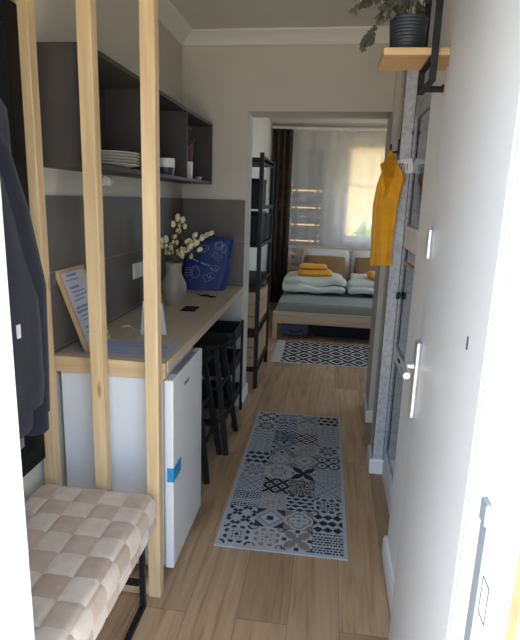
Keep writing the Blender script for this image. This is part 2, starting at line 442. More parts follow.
# door frame of the entrance (left jamb, right jamb, head)
bm = B()
box(bm, -.56, -.528, .62, .80, 0, 2.12); box(bm, -.528, -.508, .62, .74, 0, 2.12, .004)
box(bm, -.60, -.530, .80, .815, 0, 2.16, .004)
struct('trim_4', bm, 'white')
bm = B()
box(bm, .270, .31, .628, .80, 0, 2.12); box(bm, .254, .270, .66, .74, 0, 2.12, .003)
box(bm, .29, .335, .80, .812, 0, 2.16, .003)
tr = struct('trim_5', bm, 'white')
obj('lock_strip', bx(.2515, .254, .710, .738, 0.3, 1.07, .0005), 'zinc', tr)
obj('strike_plate', bx(.246, .254, .706, .733, 1.07, 1.105, .002), 'zinc', tr)
obj('hinge_cover', bx(.246, .254, .69, .705, 1.235, 1.285, .002), 'cream', tr)
bm = B()
for a in (.935, .995): box(bm, .2530, .2537, .672, .700, a, a+.0012)
for y in (.672, .6995): box(bm, .2530, .2537, y, y+.001, .935, .996)
obj('latch_outline', bm, 'mark', tr)
bm = B(); box(bm, -.52, .27, .66, .80, 2.10, 2.14); struct('trim_6', bm, 'white')
struct('trim_7', bx(-.56, .31, .60, .80, -.04, .012, .004), 'zinc')

# ------------------------------------------------------------------ entrance door leaf (open against the right wall)
H = Vector((.259, .815, 0)); Fe = Vector((.294, 1.60, 0)); d = (Fe-H); Lf = d.length; ang = math.atan2(-d.x, d.y)
leaf = bpy.data.objects.new('door_1', None); C.objects.link(leaf); leaf['kind'] = 'structure'
leaf.location = (H.x, H.y, 0); leaf.rotation_euler = (0, 0, ang)
# local: y along the leaf, x+ = thickness towards the wall
bm = B(); box(bm, 0, .034, 0, Lf, .012, 2.09, .003)
obj('door_panel', bm, 'door', leaf)
bm = B(); box(bm, -.003, 0, .0, .010, .012, 2.09, .001); box(bm, -.003, 0, .028, .034, .012, 2.09, .001)
obj('edge_moulding', bm, 'door', leaf)
hd = obj('door_handle', bx(-.017, 0, Lf-.072, Lf-.026, .885, 1.125, .008, seg=4), 'steel', leaf, True)
bm = B(); tube(bm, [(-.010, Lf-.046, 1.045), (-.036, Lf-.046, 1.045), (-.044, Lf-.052, 1.045), (-.046, Lf-.07, 1.045), (-.046, Lf-.155, 1.048)], [.012, .011, .011, .0105, .0095], 12)
obj('lever', bm, 'steel', hd, True)
bm = B(); tube(bm, [(-.014, Lf-.046, .945), (-.017, Lf-.046, .945)], .009, 12); obj('key_cylinder', bm, 'zinc', hd, True)
obj('door_latch', softbox((-.008, Lf-.045, 1.41), (.016, .030, .085), .008, 5), 'steel', leaf, True)
obj('keyhole', bx(-.0015, 0, .16, .168, 1.26, 1.285, .0005), 'mark', leaf)

# ------------------------------------------------------------------ slatted partition posts
def post(x0, x1, z1, label):
    t = thing('wooden_post', label, 'post', ((x0+x1)/2, 1.7025, 0), 0, 'pine posts of the partition')
    w = (x1-x0)/2
    obj('post_timber', bx(-w, w, -.0225, .0225, 0, z1, .003), 'pine', t)
    return t
post(-1.008, -.964, CE-.001, 'leftmost pine post, beside the black-framed mirror and navy jacket')
post(-.808, -.760, CE-.001, 'middle pine post rising behind the padded bench, in front of the wall cabinet')
post(-.608, -.560, CE-.001, 'rightmost pine post, standing on the floor beside the white fridge')
bm = B()
for a, b_ in ((-1.029, -1.009), (-.963, -.809), (-.759, -.609)): box(bm, a, b_, 1.684, 1.721, .004, .048, .003)
tag(obj('floor_batten', bm, 'pine_x'), 'low pine batten on the floor between the partition posts, behind the bench legs', 'batten')

# ------------------------------------------------------------------ counter
CT = .913
t = thing('countertop', 'long light wood worktop running along the left wall to the opening', 'worktop', (XL+.01, 1.8, CT))
o = obj('top_panel', B() if False else prism(B(), [(0.002, 0.032), (.445, 0.032), (.437, 1.838), (0.002, 1.838)], -.045, 0), 'counter', t)
obj('front_beam', bx(.002, .447, 0, .03, -.063, 0, .002), 'pine_x', t)
obj('edge_strip', prism(B(), [(.446, .032), (.450, .032), (.442, 1.838), (.438, 1.838)], -.045, 0), 'counter', t)
obj('cable_outlet', bx(.245, .325, .905, 1.03, .0, .004, .001), 'mframe', t)

# ------------------------------------------------------------------ fridge
t = thing('refrigerator', 'white under-counter fridge with a strip of blue tape on its door', 'fridge', (-.78, 2.05, 0))
X = lambda x: x+.78
Yf = lambda y: y-2.05
body = obj('cabinet', bx(X(-1.0), X(-.592), Yf(1.825), Yf(2.285), .02, .842, .006), 'fridge_body', t)
for (a, b_) in ((-.97, 1.86), (-.97, 2.25), (-.63, 1.86), (-.63, 2.25)):
    bm = B(); tube(bm, [(X(a), Yf(b_), 0), (X(a), Yf(b_), .0195)], .018, 10); obj('foot', bm, 'black', t)
dr = obj('door', bx(X(-.586), X(-.549), Yf(1.822), Yf(2.288), .022, .838, .005), 'fridge', t)
obj('handle_recess', bx(X(-.580), X(-.555), Yf(1.90), Yf(2.21), .838, .8405), 'zinc', dr)
obj('gasket', bx(X(-.592), X(-.586), Yf(1.832), Yf(2.278), .055, .832), 'zinc', t)
# small slanted wordmark strokes on the door
bm = B()
for k in range(6): box(bm, X(-.549), X(-.5484), Yf(1.985+k*.012), Yf(1.985+k*.012+.008), .762+(.003 if k % 2 else 0), .776)
obj('brand_mark', bm, 'mark', dr)
bm = B(); box(bm, X(-.5485), X(-.5478), Yf(1.8215), Yf(1.925), .415, .475); box(bm, X(-.574), X(-.5478), Yf(1.8205), Yf(1.8213), .415, .475)
obj('blue_tape', bm, 'tape', dr, label='strip of bright blue tape')

# ------------------------------------------------------------------ bench
BX0, BX1, BY0, BY1, BZ0, BZ1 = -1.005, -.553, .84, 1.655, .328, .474
def bench():
    t = thing('padded_bench', 'beige woven velvet bench with black metal legs at the front left', 'bench', ((BX0+BX1)/2, (BY0+BY1)/2, 0))
    cx, cy, cz = (BX0+BX1)/2, (BY0+BY1)/2, (BZ0+BZ1)/2
    hx, hy, hz = (BX1-BX0)/2, (BY1-BY0)/2, (BZ1-BZ0)/2
    bm = B(); s = .0088
    nx, ny, nz = int(2*hx/s), int(2*hy/s), int(2*hz/s)
    rad = .042; cell = .088
    def rnd(p):
        q = Vector((max(-hx+rad, min(hx-rad, p.x)), max(-hy+rad, min(hy-rad, p.y)), max(-hz+rad, min(hz-rad, p.z))))
        dd = p-q
        n = dd.normalized() if dd.length > 1e-6 else Vector((0, 0, 1))
        return (q+n*rad if dd.length > 1e-6 else p), n
    def add(fn, nu, nv, uvf):
        def g(u, v):
            p = fn(u, v); q, n = rnd(p)
            a, b = uvf(p); fa = a/cell-math.floor(a/cell); fb = b/cell-math.floor(b/cell)
            i = math.floor(a/cell); j = math.floor(b/cell)
            if (i+j) % 2: ha, hb = fa, fb
            else: ha, hb = fb, fa
            # strap passes over along one direction: dome across the other
            hgt = (1-(2*ha-1)**10)*.003+(1-(2*hb-1)**6)*.0045-.007*((2*ha-1)**8)*((2*hb-1)**8)
            return q+n*(hgt-.005)+Vector((0, 0, cz))
        def mi(ii, jj):
            p = fn((ii+.5)/nu, (jj+.5)/nv); a, b = uvf(p); i = math.floor(a/cell); j = math.floor(b/cell)
            if (i+j) % 2: return 1
            return 0 if (i*7+j*13) % 5 else 2
        grid_surface(bm, g, nu, nv, mi=mi)
    top = lambda u, v: Vector(((2*u-1)*hx, (2*v-1)*hy, hz))
    add(top, nx, ny, lambda p: (p.x+hx, p.y+hy))
    add(lambda u, v: Vector((hx, (2*u-1)*hy, (1-2*v)*hz)), ny, nz, lambda p: (2*hx+hz-p.z, p.y+hy))
    add(lambda u, v: Vector((-hx, (2*u-1)*hy, (2*v-1)*hz)), ny, nz, lambda p: (-(hz-p.z), p.y+hy))
    add(lambda u, v: Vector(((2*u-1)*hx, hy, (2*v-1)*hz)), nx, nz, lambda p: (p.x+hx, 2*hy+hz-p.z))
    add(lambda u, v: Vector(((2*u-1)*hx, -hy, (1-2*v)*hz)), nx, nz, lambda p: (p.x+hx, -(hz-p.z)))
    add(lambda u, v: Vector(((1-2*u)*hx, (2*v-1)*hy, -hz)), nx, ny, lambda p: (p.x+hx, p.y+hy))
    bmesh.ops.remove_doubles(bm, verts=bm.verts[:], dist=.0012)
    bmesh.ops.recalc_face_normals(bm, faces=bm.faces[:])
    obj('seat_cushion', bm, ['benchA', 'benchB', 'benchC'], t, True)
    w = .010
    for sx in (-1, 1):
        for sy in (-1, 1):
            x = sx*(hx-.055); y = sy*(hy-.035)
            obj('leg', bx(x-w, x+w, y-w, y+w, .0, BZ0+.006, .002), 'black', t)
        bm = bx(sx*(hx-.055)-w, sx*(hx-.055)+w, -hy+.047, hy-.047, .0, .02, .002); obj('side_rail', bm, 'black', t)
    for sy in (-1, 1):
        y = sy*(hy-.035)
        obj('cross_rail', bx(-hx+.067, hx-.067, y-w, y+w, .10, .12, .002), 'black', t)
bench()

# ------------------------------------------------------------------ mirror in black frame + jacket on the left wall
t = thing('wall_mirror', 'tall black-framed mirror on the left wall behind the navy jacket', 'mirror', (XL, 1.3, .55))
bm = B(); y0, y1, z1 = -.36, .388, 1.53
box(bm, .001, .032, y1-.075, y1, 0, z1, .003); box(bm, .001, .032, y0, y0+.075, 0, z1, .003)
box(bm, .001, .032, y0+.075, y1-.075, 0, .075, .003); box(bm, .001, .032, y0+.075, y1-.075, z1-.075, z1, .003)
obj('frame', bm, 'mframe', t); obj('mirror_glass', bx(.002, .012, y0+.06, y1-.06, .06, z1-.06), 'mirror', t)

def jacket():
    t = thing('jacket', 'dark navy sweatshirt jacket hanging in front of the black-framed mirror', 'jacket', (-.92, 1.33, .8))
    # right-hand silhouette at the far side; loops of (z, x0, x1, y0, y1)
    secs = [(1.86, -.955, -.925, 1.26, 1.34), (1.80, -.975, -.905, 1.16, 1.42), (1.74, -.985, -.885, 1.08, 1.46), (1.60, -.992, -.882, 1.04, 1.47),
            (1.50, -.992, -.862, 1.03, 1.475), (1.36, -.992, -.835, 1.03, 1.48), (1.22, -.992, -.810, 1.03, 1.48), (1.08, -.990, -.806, 1.04, 1.475),
            (.98, -.985, -.808, 1.05, 1.47), (.90, -.98, -.818, 1.07, 1.465), (.885, -.975, -.842, 1.09, 1.455), (.84, -.975, -.845, 1.09, 1.455), (.818, -.97, -.85, 1.10, 1.45)]
    n = 44; bm = B(); rings = []
    ss = []
    for (a, b_) in zip(secs, secs[1:]):
        k = 4 if a[0]-b_[0] > .05 else 2
        for i in range(k): f = i/k; ss.append([a[j]*(1-f)+b_[j]*f for j in range(5)])
    ss.append(list(secs[-1]))
    for z, x0, x1, ya, yb in ss:
        cx, cy, rx, ry = (x0+x1)/2, (ya+yb)/2, (x1-x0)/2, (yb-ya)/2; ring = []
        for k in range(n):
            a = 2*PI*k/n; c, s = math.cos(a), math.sin(a)
            px = math.copysign(abs(c)**.75, c)*rx; py = math.copysign(abs(s)**.75, s)*ry
            fold = 1+.05*math.sin(6*a+z*5)+.035*math.sin(11*a-z*9) if z > .9 else 1+.012*math.sin(30*a)
            p = Vector((cx+px*fold, cy+py*(1+.02*math.sin(5*a+z*7)), z))
            p += Vector(noise.noise_vector(p*7))*.007
            p.x = max(p.x, -.995)
            ring.append(bm.verts.new(p-Vector((-.92, 1.33, .8))))
        rings.append(ring)
    for a, b_ in zip(rings, rings[1:]):
        for k in range(n): bm.faces.new((a[k], b_[k], b_[(k+1) % n], a[(k+1) % n]))
    bm.faces.new(rings[0]); bm.faces.new(rings[-1][::-1])
    bmesh.ops.recalc_face_normals(bm, faces=bm.faces[:])
    obj('body_cloth', bm, 'navy', t, True)
    # sleeve hanging over the side
    bm = B(); tube(bm, [(-.02, .02, .93), (-.0, .06, .82), (.025, .08, .66), (.055, .085, .45), (.060, .085, .2), (.055, .08, .06)], [.03, .045, .052, .05, .045, .04], 16)
    for v in bm.verts: v.co += Vector(noise.noise_vector(v.co*9))*.012
    obj('sleeve', bm, 'navy', t, True)
    bm = B(); lathe(bm, [(.036, 0), (.04, .005), (.04, .06), (.037, .065)], (.055, .08, -.005), 20); obj('cuff', bm, 'navy', t, True)
    obj('logo_tag', bx(.10, .118, -.075, -.060, .335, .372, .0004), 'tag', t)
    bm = B(); tube(bm, [(-.015, -.03, 1.05), (-.03, -.03, 1.09), (-.045, -.03, 1.095)], .004, 6); obj('hanging_loop', bm, 'navy', t, True)
jacket()
t = thing('wall_hook', 'black hook above the mirror holding the navy jacket', 'hook', (XL, 1.3, 1.88))
bm = B(); box(bm, .032, .036, -.012, .012, .0, .06, .001); tube(bm, [(.036, 0, .02), (.07, 0, .012), (.075, 0, .035)], .005, 8); obj('hook_arm', bm, 'black', t, True)

# ------------------------------------------------------------------ wall cabinet
KX, KY0, KY1, KZ0, KZ1 = -.812, 1.752, 3.625, 1.603, 1.992
t = thing('wall_cabinet', 'long open graphite wall cabinet above the worktop', 'cabinet', (XL, KY0, KZ0))
w = KX-XL; l = KY1-KY0; h = KZ1-KZ0; e = .018
obj('bottom_panel', bx(.001, w, e, l-e, 0, e, .001), 'cab', t); obj('top_panel', bx(.001, w, e, l-e, h-e, h, .001), 'cab', t)
for k, (a, b_) in enumerate(((0, e), (l-e, l))): obj('side_panel', bx(.001, w, a, b_, 0, h, .001), 'cab', t)
for a in (.62, 1.24): obj('divider', bx(.008, w-.004, a, a+e, e, h-e, .001), 'cab', t)
obj('back_panel', bx(.001, .007, e, l-e, e, h-e), 'cab', t)
for a in (.10, .58, .70, 1.20, 1.30, l-.06):
    bm = B(); tube(bm, [(.0072, a, h-.06), (.011, a, h-.06)], .010, 10); obj('fixing_cap', bm, 'mark', t)
def on_shelf(x, y): return (x, y, KZ0+e+.0005)
# plates
for k, (r, lab) in enumerate(((.125, 'bottom'), (.122, 'second from bottom'), (.119, 'in the middle'), (.117, 'second from top'), (.112, 'top'))):
    bm = B(); lathe(bm, [(.001, .0), (r*.6, .0), (r*.68, .004), (r, .012), (r, .0145), (r*.66, .008), (.001, .006)], (0, 0, 0), 36, cap=False)
    o = obj('dinner_plate', bm, 'plate', None, True); o.location = (-.903+.002*k, 2.12+.003*k, KZ0+e+.001+k*.0115)
    tag(o, 'sand coloured plate in the wall cabinet, %s of its stack' % lab, 'plate', 'plates stacked in the wall cabinet')
bm = B(); lathe(bm, [(.003, 0), (.032, 0), (.034, .002), (.005, .006), (.004, .065), (.02, .078), (.036, .10), (.040, .125), (.037, .155), (.033, .175), (.0325, .175), (.036, .155), (.039, .125), (.035, .101), (.019, .08), (.003, .07)], seg=28, cap=False)
o = obj('wine_glass', bm, 'glass', None, True); o.location = on_shelf(-.90, 2.64); o.scale = (1.05, 1.05, 1.25); tag(o, 'clear stemmed wine glass in the middle of the wall cabinet', 'glass')
t = thing('sugar_bowl', 'round white and dark glazed bowl beside the wine glass', 'bowl', on_shelf(-.875, 2.79))
bm = B(); lathe(bm, [(.03, 0), (.042, .004), (.047, .03), (.047, .042)], seg=28); obj('bowl_base', bm, 'bluegrey', t, True)
bm = B(); lathe(bm, [(.047, .042), (.048, .044), (.048, .082), (.046, .088), (.01, .09)], seg=28); obj('bowl_top', bm, 'porcelain', t, True)
t = thing('storage_jar', 'tall jar of brown dried herbs in the far cabinet compartment', 'jar', on_shelf(-.88, 3.24))
bm = B(); lathe(bm, [(.028, 0), (.031, .003), (.033, .10), (.031, .102)], seg=24); obj('white_cup', bm, 'porcelain', t, True)
bm = B(); lathe(bm, [(.028, .101), (.030, .12), (.036, .17), (.030, .20), (.012, .21)], seg=20)
for v in bm.verts: v.co += Vector(noise.noise_vector(v.co*40))*.006
obj('dried_herbs', bm, 'brownglass', t, True)
bm = B()
for k in range(14):
    a = random.uniform(0, 2*PI); rr = random.uniform(.01, .035)
    blob(bm, (rr*math.cos(a), rr*math.sin(a), random.uniform(.20, .30)), .016, 1, (1, .6, 1.2))
obj('dark_leaves', bm, 'dkleaf', t, True)
t = thing('egg_cup', 'small white cup at the end of the wall cabinet', 'cup', on_shelf(-.85, 3.40))
bm = B(); lathe(bm, [(.012, 0), (.016, .003), (.022, .02), (.018, .022), (.010, .008)], seg=18); obj('cup_bowl', bm, 'porcelain', t, True)
bm = B(); tube(bm, [(0, 0, .006), (.002, .002, .12), (.004, 0, .15)], [.002, .002, .006], 6); obj('spoon_handle', bm, 'mark', t)
t = thing('cabinet_socket', 'small white plug under the near end of the wall cabinet', 'plug', (XL, 2.33, 1.575))
obj('plug_body', softbox((.022, 0, 0), (.04, .05, .045), .01, 4), 'white', t, True)
bm = B(); tube(bm, [(.042, 0, 0), (.055, 0, 0)], .012, 10); obj('plug_collar', bm, 'white', t, True)

# ------------------------------------------------------------------ things on the worktop
ZT = CT+.0008
# framed notice leaning on the wall
t = thing('picture_frame', 'wooden framed printed notice leaning on the tiles at the near end of the worktop', 'picture frame', (-.900, 1.865, ZT))
sub = math.atan2(.112, .31); Hh = .33; Wd = .215
def tilt(bm):
    Mx = Matrix.Rotation(-sub, 4, 'Y')
    for v in bm.verts: v.co = Mx @ v.co + Vector((0, 0, .0035))
    return bm
bm = B(); 
box(bm, -.017, 0, 0, .016, 0, Hh, .001); box(bm, -.017, 0, Wd-.016, Wd, 0, Hh, .001); box(bm, -.017, 0, .016, Wd-.016, 0, .016, .001); box(bm, -.017, 0, .016, Wd-.016, Hh-.016, Hh, .001)
obj('frame', tilt(bm), 'framewood', t)
obj('notice_sheet', tilt(bx(-.010, -.006, .014, Wd-.014, .014, Hh-.014)), 'paper', t)
bm = B()
for k in range(17):
    z = Hh-.033-k*.0165
    if z < .03 or k in (2, 7, 12): continue
    a = .035+random.uniform(0, .03); b_ = Wd-.035-random.uniform(0, .06)
    box(bm, -.0062, -.0056, a, b_, z, z+(.010 if k in (0, 3, 8, 9, 13) else .0055))
obj('printed_text', tilt(bm), 'ink', t)
# papers
def sheet(x, y, w, l, rz, z, label, m='paper2'):
    t = thing('paper_sheet', label, 'paper', (x, y, z), rz, 'printed sheets on the worktop')
    obj('sheet', bx(-w/2, w/2, -l/2, l/2, 0, .0012), m, t)
    bm = B()
    for k in range(9):
        yy = -l/2+.02+k*(l-.04)/9
        box(bm, -w/2+.02, w/2-.02-random.uniform(0, w*.4), yy, yy+.006, .0012, .0016)
    obj('printed_text', bm, 'ink', t)
sheet(-.82, 1.965, .29, .21, .03, ZT, 'bluish printed sheet lying on the worktop behind the middle post')
sheet(-.655, 1.965, .13, .20, -.05, ZT+.0018, 'bluish printed sheet at the worktop edge above the fridge', 'paper2')
# white tent card
t = thing('tent_card', 'upright white card holder standing on the worktop behind the right post', 'card holder', (-.745, 2.175, ZT), math.radians(-20))
bm = B(); bar(bm, (0, -.025, .002), (0, -.005, .15), .10, .003, (0, 1, 0)); obj('front_card', bm, 'acrylic', t)
bm = B(); bar(bm, (0, .03, .002), (0, .003, .15), .10, .003, (0, 1, 0)); obj('back_card', bm, 'acrylic', t)
bm = B(); tube(bm, [(-.93, 2.28, ZT+.003), (-.90, 2.30, ZT+.004), (-.86, 2.25, ZT+.003), (-.80, 2.205, ZT+.003), (-.76, 2.20, ZT+.003)], .003, 6)
tag(obj('white_cable', bm, 'white', None, True), 'thin white cable lying on the worktop behind the white card holder', 'cable')
# socket plate on tiles
t = thing('wall_socket', 'white triple socket on the dark tiles above the worktop', 'socket', (XL+.0105, 2.77, 1.12))
obj('cover_plate', bx(0, .009, -.112, .112, -.041, .041, .003), 'white', t)
for k in (-1, 0, 1):
    bm = B(); box(bm, .009, .0105, k*.071-.028, k*.071+.028, -.028, .028, .002); s_ = obj('socket_insert', bm, 'white', t)
    bm = B(); tube(bm, [(.0101, k*.071, 0), (.0112, k*.071, 0)], .019, 16); obj('socket_face', bm, 'porcelain', s_)
# vase with berries
def vase():
    bx_, by_ = -.855, 2.865
    t = thing('vase', 'sand coloured ceramic vase on the worktop beside the blue bag', 'vase', (bx_, by_, ZT))
    prof = [(.046, 0), (.052, .004), (.066, .05), (.073, .085), (.069, .12), (.054, .155), (.043, .18), (.041, .20), (.047, .228), (.053, .240), (.049, .240), (.041, .225), (.036, .2)]
    bm = B(); lathe(bm, prof, seg=36); obj('vase_body', bm, 'ceramic', t, True)
    b = thing('berry_branch', 'bunch of dried stems with cream buds standing in the ceramic vase', 'dried flowers', (bx_, by_, ZT+.225)); b.scale = (1.12, 1.12, 1.12)
    st = B(); lf = B(); bd = B()
    rr = random.Random(5)
    tips = [(.02, .0, .235), (.00, -.01, .205), (.045, .0, .225), (-.03, -.03, .13), (-.06, 0, .12), (-.02, .02, .09), (.10, .03, .15), (.115, .0, .115), (.14, .02, .14), (.16, .03, .155), (.185, .02, .165),
            (.09, -.02, .10), (.07, .02, .12), (.05, -.03, .07), (.135, -.01, .085), (-.045, .03, .08), (.02, .04, .06), (.025, .01, .17)]
    for (x, y, z) in tips:
        p0 = Vector((rr.uniform(-.02, .02), rr.uniform(-.02, .02), -.10)); p2 = Vector((x, y, z)); p1 = Vector((x*.25, y*.25, z*.35))
        pts = [p0.lerp(p1, f) for f in (0, .5)]+[p1.lerp(p2, f)+Vector((0, 0, .01*math.sin(f*PI))) for f in (0, .35, .7, 1)]
        tube(st, pts, [.0022]*4+[.0016, .0012], 5)
        r = Matrix.Rotation(math.atan2(x, max(z, .02)), 3, 'Y')
        blob(bd, p2, rr.uniform(.013, .0175), 2, (.85, .85, 1.25), rot=r, nz=.08, nf=60)
        for q in range(2):
            f = rr.uniform(.35, .85); pp = p1.lerp(p2, f)+Vector((rr.uniform(-.02, .02), rr.uniform(-.02, .02), rr.uniform(-.012, .012)))
            blob(bd, pp, rr.uniform(.008, .013), 1, (.9, .9, 1.2), nz=.08, nf=60)
        for q in range(16):
            f = rr.uniform(0, .9); pp = p1.lerp(p2, f)+Vector((rr.uniform(-.02, .02), rr.uniform(-.02, .02), rr.uniform(-.03, .015)))
            a = rr.uniform(0, 6.28); dd = Vector((math.cos(a), math.sin(a), rr.uniform(-.4, .9))).normalized()*rr.uniform(.016, .03)
            sd = dd.cross(Vector((0, 0, 1))).normalized()*.0055
            v = [lf.verts.new(pp), lf.verts.new(pp+dd*.5+sd+Vector((0, 0, .002))), lf.verts.new(pp+dd), lf.verts.new(pp+dd*.5-sd+Vector((0, 0, .002)))]
            lf.faces.new(v)
    obj('stems', st, 'stem', b, True); obj('leaves', lf, 'leaf', b); obj('buds', bd, 'bud', b, True)
vase()
# blue bag
def bag():
    t = thing('tote_bag', 'bright blue bag with pale printed stamps in the worktop corner', 'bag', (-.815, 3.43, ZT), math.radians(4))
    W0, W1_, Hb = .285, .345, .335
    def f(s):
        def g(u, v):
            a = 2*u-1; w = (W0*(1-v)+W1_*v)
            k = max(0., (1-a**6))**.5; th = .10*(1-v)**.7+.02
            x = a*w/2+.012*math.sin(v*5)*a+.03*v
            y = s*th/2*k + .045*v
            z = v*Hb*(1-.04*a*a+.03*a)
            p = Vector((x, y, z)); return p+Vector(noise.noise_vector(Vector((x*9, s*3, z*9))))*.010*(k if v > .02 else 0)
        return g
    bm = B(); grid_surface(bm, f(-1), 22, 20); grid_surface(bm, f(1), 22, 20)
    bmesh.ops.remove_doubles(bm, verts=bm.verts[:], dist=2e-3); bmesh.ops.recalc_face_normals(bm, faces=bm.faces[:])
    obj('bag_body', bm, 'bag', t, True)
    g = f(-1)
    def S(u, v): return g(u, v)+Vector((0, -.003, 0))
    pr = B()
    def stroke(uvs, r=.0012): tube(pr, [S(a, b) for a, b in uvs], r, 4)
    def ring(cu, cv, ru, rv, rot=0, n=18, part=1.0):
        pts = []
        for k in range(int(n*part)+1):
            a = 2*PI*k/n+rot; pts.append((cu+ru*math.cos(a), cv+rv*math.sin(a)))
        stroke(pts)
    def ringbox(cu, cv, hu, hv, rot):
        c, s = math.cos(rot), math.sin(rot)
        stroke([(cu+c*a*hu-s*b*hv, cv+s*a*hu+c*b*hv) for a, b in ((-1, -1), (1, -1), (1, 1), (-1, 1), (-1, -1))])
    ring(.72, .86, .10, .07); ring(.72, .86, .07, .045); ring(.84, .80, .05, .08)
    ringbox(.70, .66, .09, .05, -.6); stroke([(.64, .70), (.67, .64), (.69, .70), (.72, .62), (.75, .64)], .0018)
    ring(.30, .36, .10, .12); ring(.30, .36, .07, .085, part=.7)
    ring(.68, .44, .08, .05); stroke([(.62, .45), (.65, .40), (.69, .47), (.72, .38), (.74, .42)], .002)
    ringbox(.60, .26, .10, .07, .5); stroke([(.55, .30), (.60, .22), (.62, .30), (.66, .24)], .002)
    ring(.42, .82, .09, .07); stroke([(.36, .84), (.42, .78), (.47, .84)])
    for k in range(4): stroke([(.08, .30+k*.05), (.20, .30+k*.05)])
    # unreadable wordmark across the middle: short letter-like strokes
    for k in range(12):
        if k == 5: continue
        u = .22+k*.031; v = .615-k*.011
        stroke([(u, v-.013), (u+.003, v+.015), (u+.018, v+.013), (u+.020, v-.014), (u+.004, v-.002)] if k % 2 else [(u, v+.014), (u+.002, v-.014), (u+.018, v-.012)], .0022)
    obj('printed_stamps', pr, 'print', t)
    for s_ in (-1, 1):
        bm = B(); pts = []
        for k in range(13):
            a = k/12; pts.append((.03+(.16*(a-.5)), -.01+s_*.012+.045, .33+.0-.10*math.sin(a*PI)*(1 if s_ < 0 else .8)*(-.25)))
        tube(bm, pts, .006, 6); obj('handle', bm, 'bag', t, True)
bag()
bm = B(); tube(bm, [(-.80, 3.20, ZT+.004), (-.77, 3.16, ZT+.004), (-.73, 3.17, ZT+.004), (-.70, 3.13, ZT+.004), (-.67, 3.15, ZT+.004)], [.003, .005, .009, .007, .003], 8)
tag(obj('black_cable', bm, 'black', None, True), 'short black cable lying on the worktop in front of the blue bag', 'cable')

# ------------------------------------------------------------------ stools under the worktop
def stool_parts(t):
    bm = B(); lathe(bm, [(.02, .640), (.15, .640), (.160, .646), (.163, .660), (.158, .672), (.14, .676), (.01, .672)], seg=32); obj('seat', bm, 'blackwood', t, True)
    P = []
    for sx in (-1, 1):
        for sy in (-1, 1):
            a = Vector((sx*.09, sy*.09, .64)); b_ = Vector((sx*.178, sy*.172, .0)); P.append((a, b_))
            bm = B(); bar(bm, a, b_, .030, .030, (1, 0, 0)); obj('leg', bm, 'blackwood', t)
    for zz in (.20, .40):
        f = (.64-zz)/.64; q = [a.lerp(b_, f) for a, b_ in P]
        for i, j in ((0, 1), (2, 3), (0, 2), (1, 3)):
            bm = B(); tube(bm, [q[i], q[j]], .011, 8); obj('rung', bm, 'blackwood', t, True)
def stool(x, y, lab, src=None):
    t = thing('bar_stool', lab, 'stool', (x, y, 0), 0, 'black bar stools under the worktop')
    if src is None: stool_parts(t)
    else:
        for ch in src.children:
            c = ch.copy(); C.objects.link(c); c.parent = t
    return t
s1 = stool(-.755, 2.705, 'black wooden bar stool under the worktop, right behind the fridge')
s2 = stool(-.715, 3.045, 'black wooden bar stool under the worktop, next to the black trolley', s1)

# trolley
t = thing('utility_trolley', 'black three-tier metal trolley on castors under the far end of the worktop', 'trolley', (-.76, 3.42, 0))
for (z0, z1) in ((.575, .665), (.375, .46), (.13, .21)):
    bm = B(); a, b_ = .185, .165
    box(bm, -a, a, -b_, b_, z0, z0+.004)
    box(bm, -a, a, -b_, -b_+.004, z0, z1); box(bm, -a, a, b_-.004, b_, z0, z1); box(bm, -a, -a+.004, -b_, b_, z0, z1); box(bm, a-.004, a, -b_, b_, z0, z1)
    obj('tray', bm, 'black', t)
for sx in (-1, 1):
    for sy in (-1, 1):
        bm = B(); box(bm, sx*.192-.009, sx*.192+.009, sy*.155-.009, sy*.155+.009, .055, .68, .003); obj('post', bm, 'black', t)
        bm = B(); tube(bm, [(sx*.195-.008, sy*.155, .026), (sx*.195+.008, sy*.155, .026)], .026, 16)
        box(bm, sx*.195-.012, sx*.195+.012, sy*.155-.008, sy*.155+.008, .03, .06, .002); obj('castor', bm, 'black', t, True)

# ------------------------------------------------------------------ plant shelf at top right
t = thing('plant_shelf', 'oak wall shelf on black flat-bar brackets at the upper right', 'shelf', (.336, 1.77, 1.936))
obj('board', bx(-.211, -.001, -.075, .115, .004, .024, .002), 'shelfwood', t)
def bracket(x, name='bracket'):
    bm = B(); w = .020; th = .006
    ya, yb = -.088, .130
    box(bm, x-w/2, x+w/2, ya-th/2, ya+th/2, -.068, .60, .001)
    box(bm, x-w/2, x+w/2, yb-th/2, yb+th/2, -.068, .60, .001)
    box(bm, x-w/2, x+w/2, ya+th/2, yb-th/2, -.068, -.062, .001)
    return bm
br = obj('bracket', bracket(-.068), 'black', t)
bm = B(); box(bm, -.078, -.058, -.075, .115, -.002, .0035); obj('support_bar', bm, 'black', t)
bm = B(); tube(bm, [(-.058, .10, -.055), (-.0005, .10, -.055)], .010, 10); tube(bm, [(-.006, .10, -.052), (-.0005, .10, -.052)], .012, 12); obj('wall_fixing', bm, 'black', t, True)
t = thing('plant_pot', 'ribbed black plant pot standing on the oak wall shelf', 'pot', (.197, 1.765, 1.9605)); t.scale = (.87, .87, .86)
prof = [(.05, 0), (.0555, .003)]
for k in range(9):
    z = .008+k*.0105; r = .0565+.0065*k/9; prof += [(r+.0012, z), (r+.0012, z+.005), (r, z+.007)]
prof += [(.0645, .103), (.0645, .107), (.060, .107), (.058, .094), (.002, .093)]
bm = B(); lathe(bm, prof, seg=40); obj('pot_body', bm, 'potblack', t, True)
bm = B(); lathe(bm, [(.001, .0945), (.0575, .0945), (.05, .098), (.001, .100)], seg=24, cap=False); obj('soil', bm, 'soil', t)
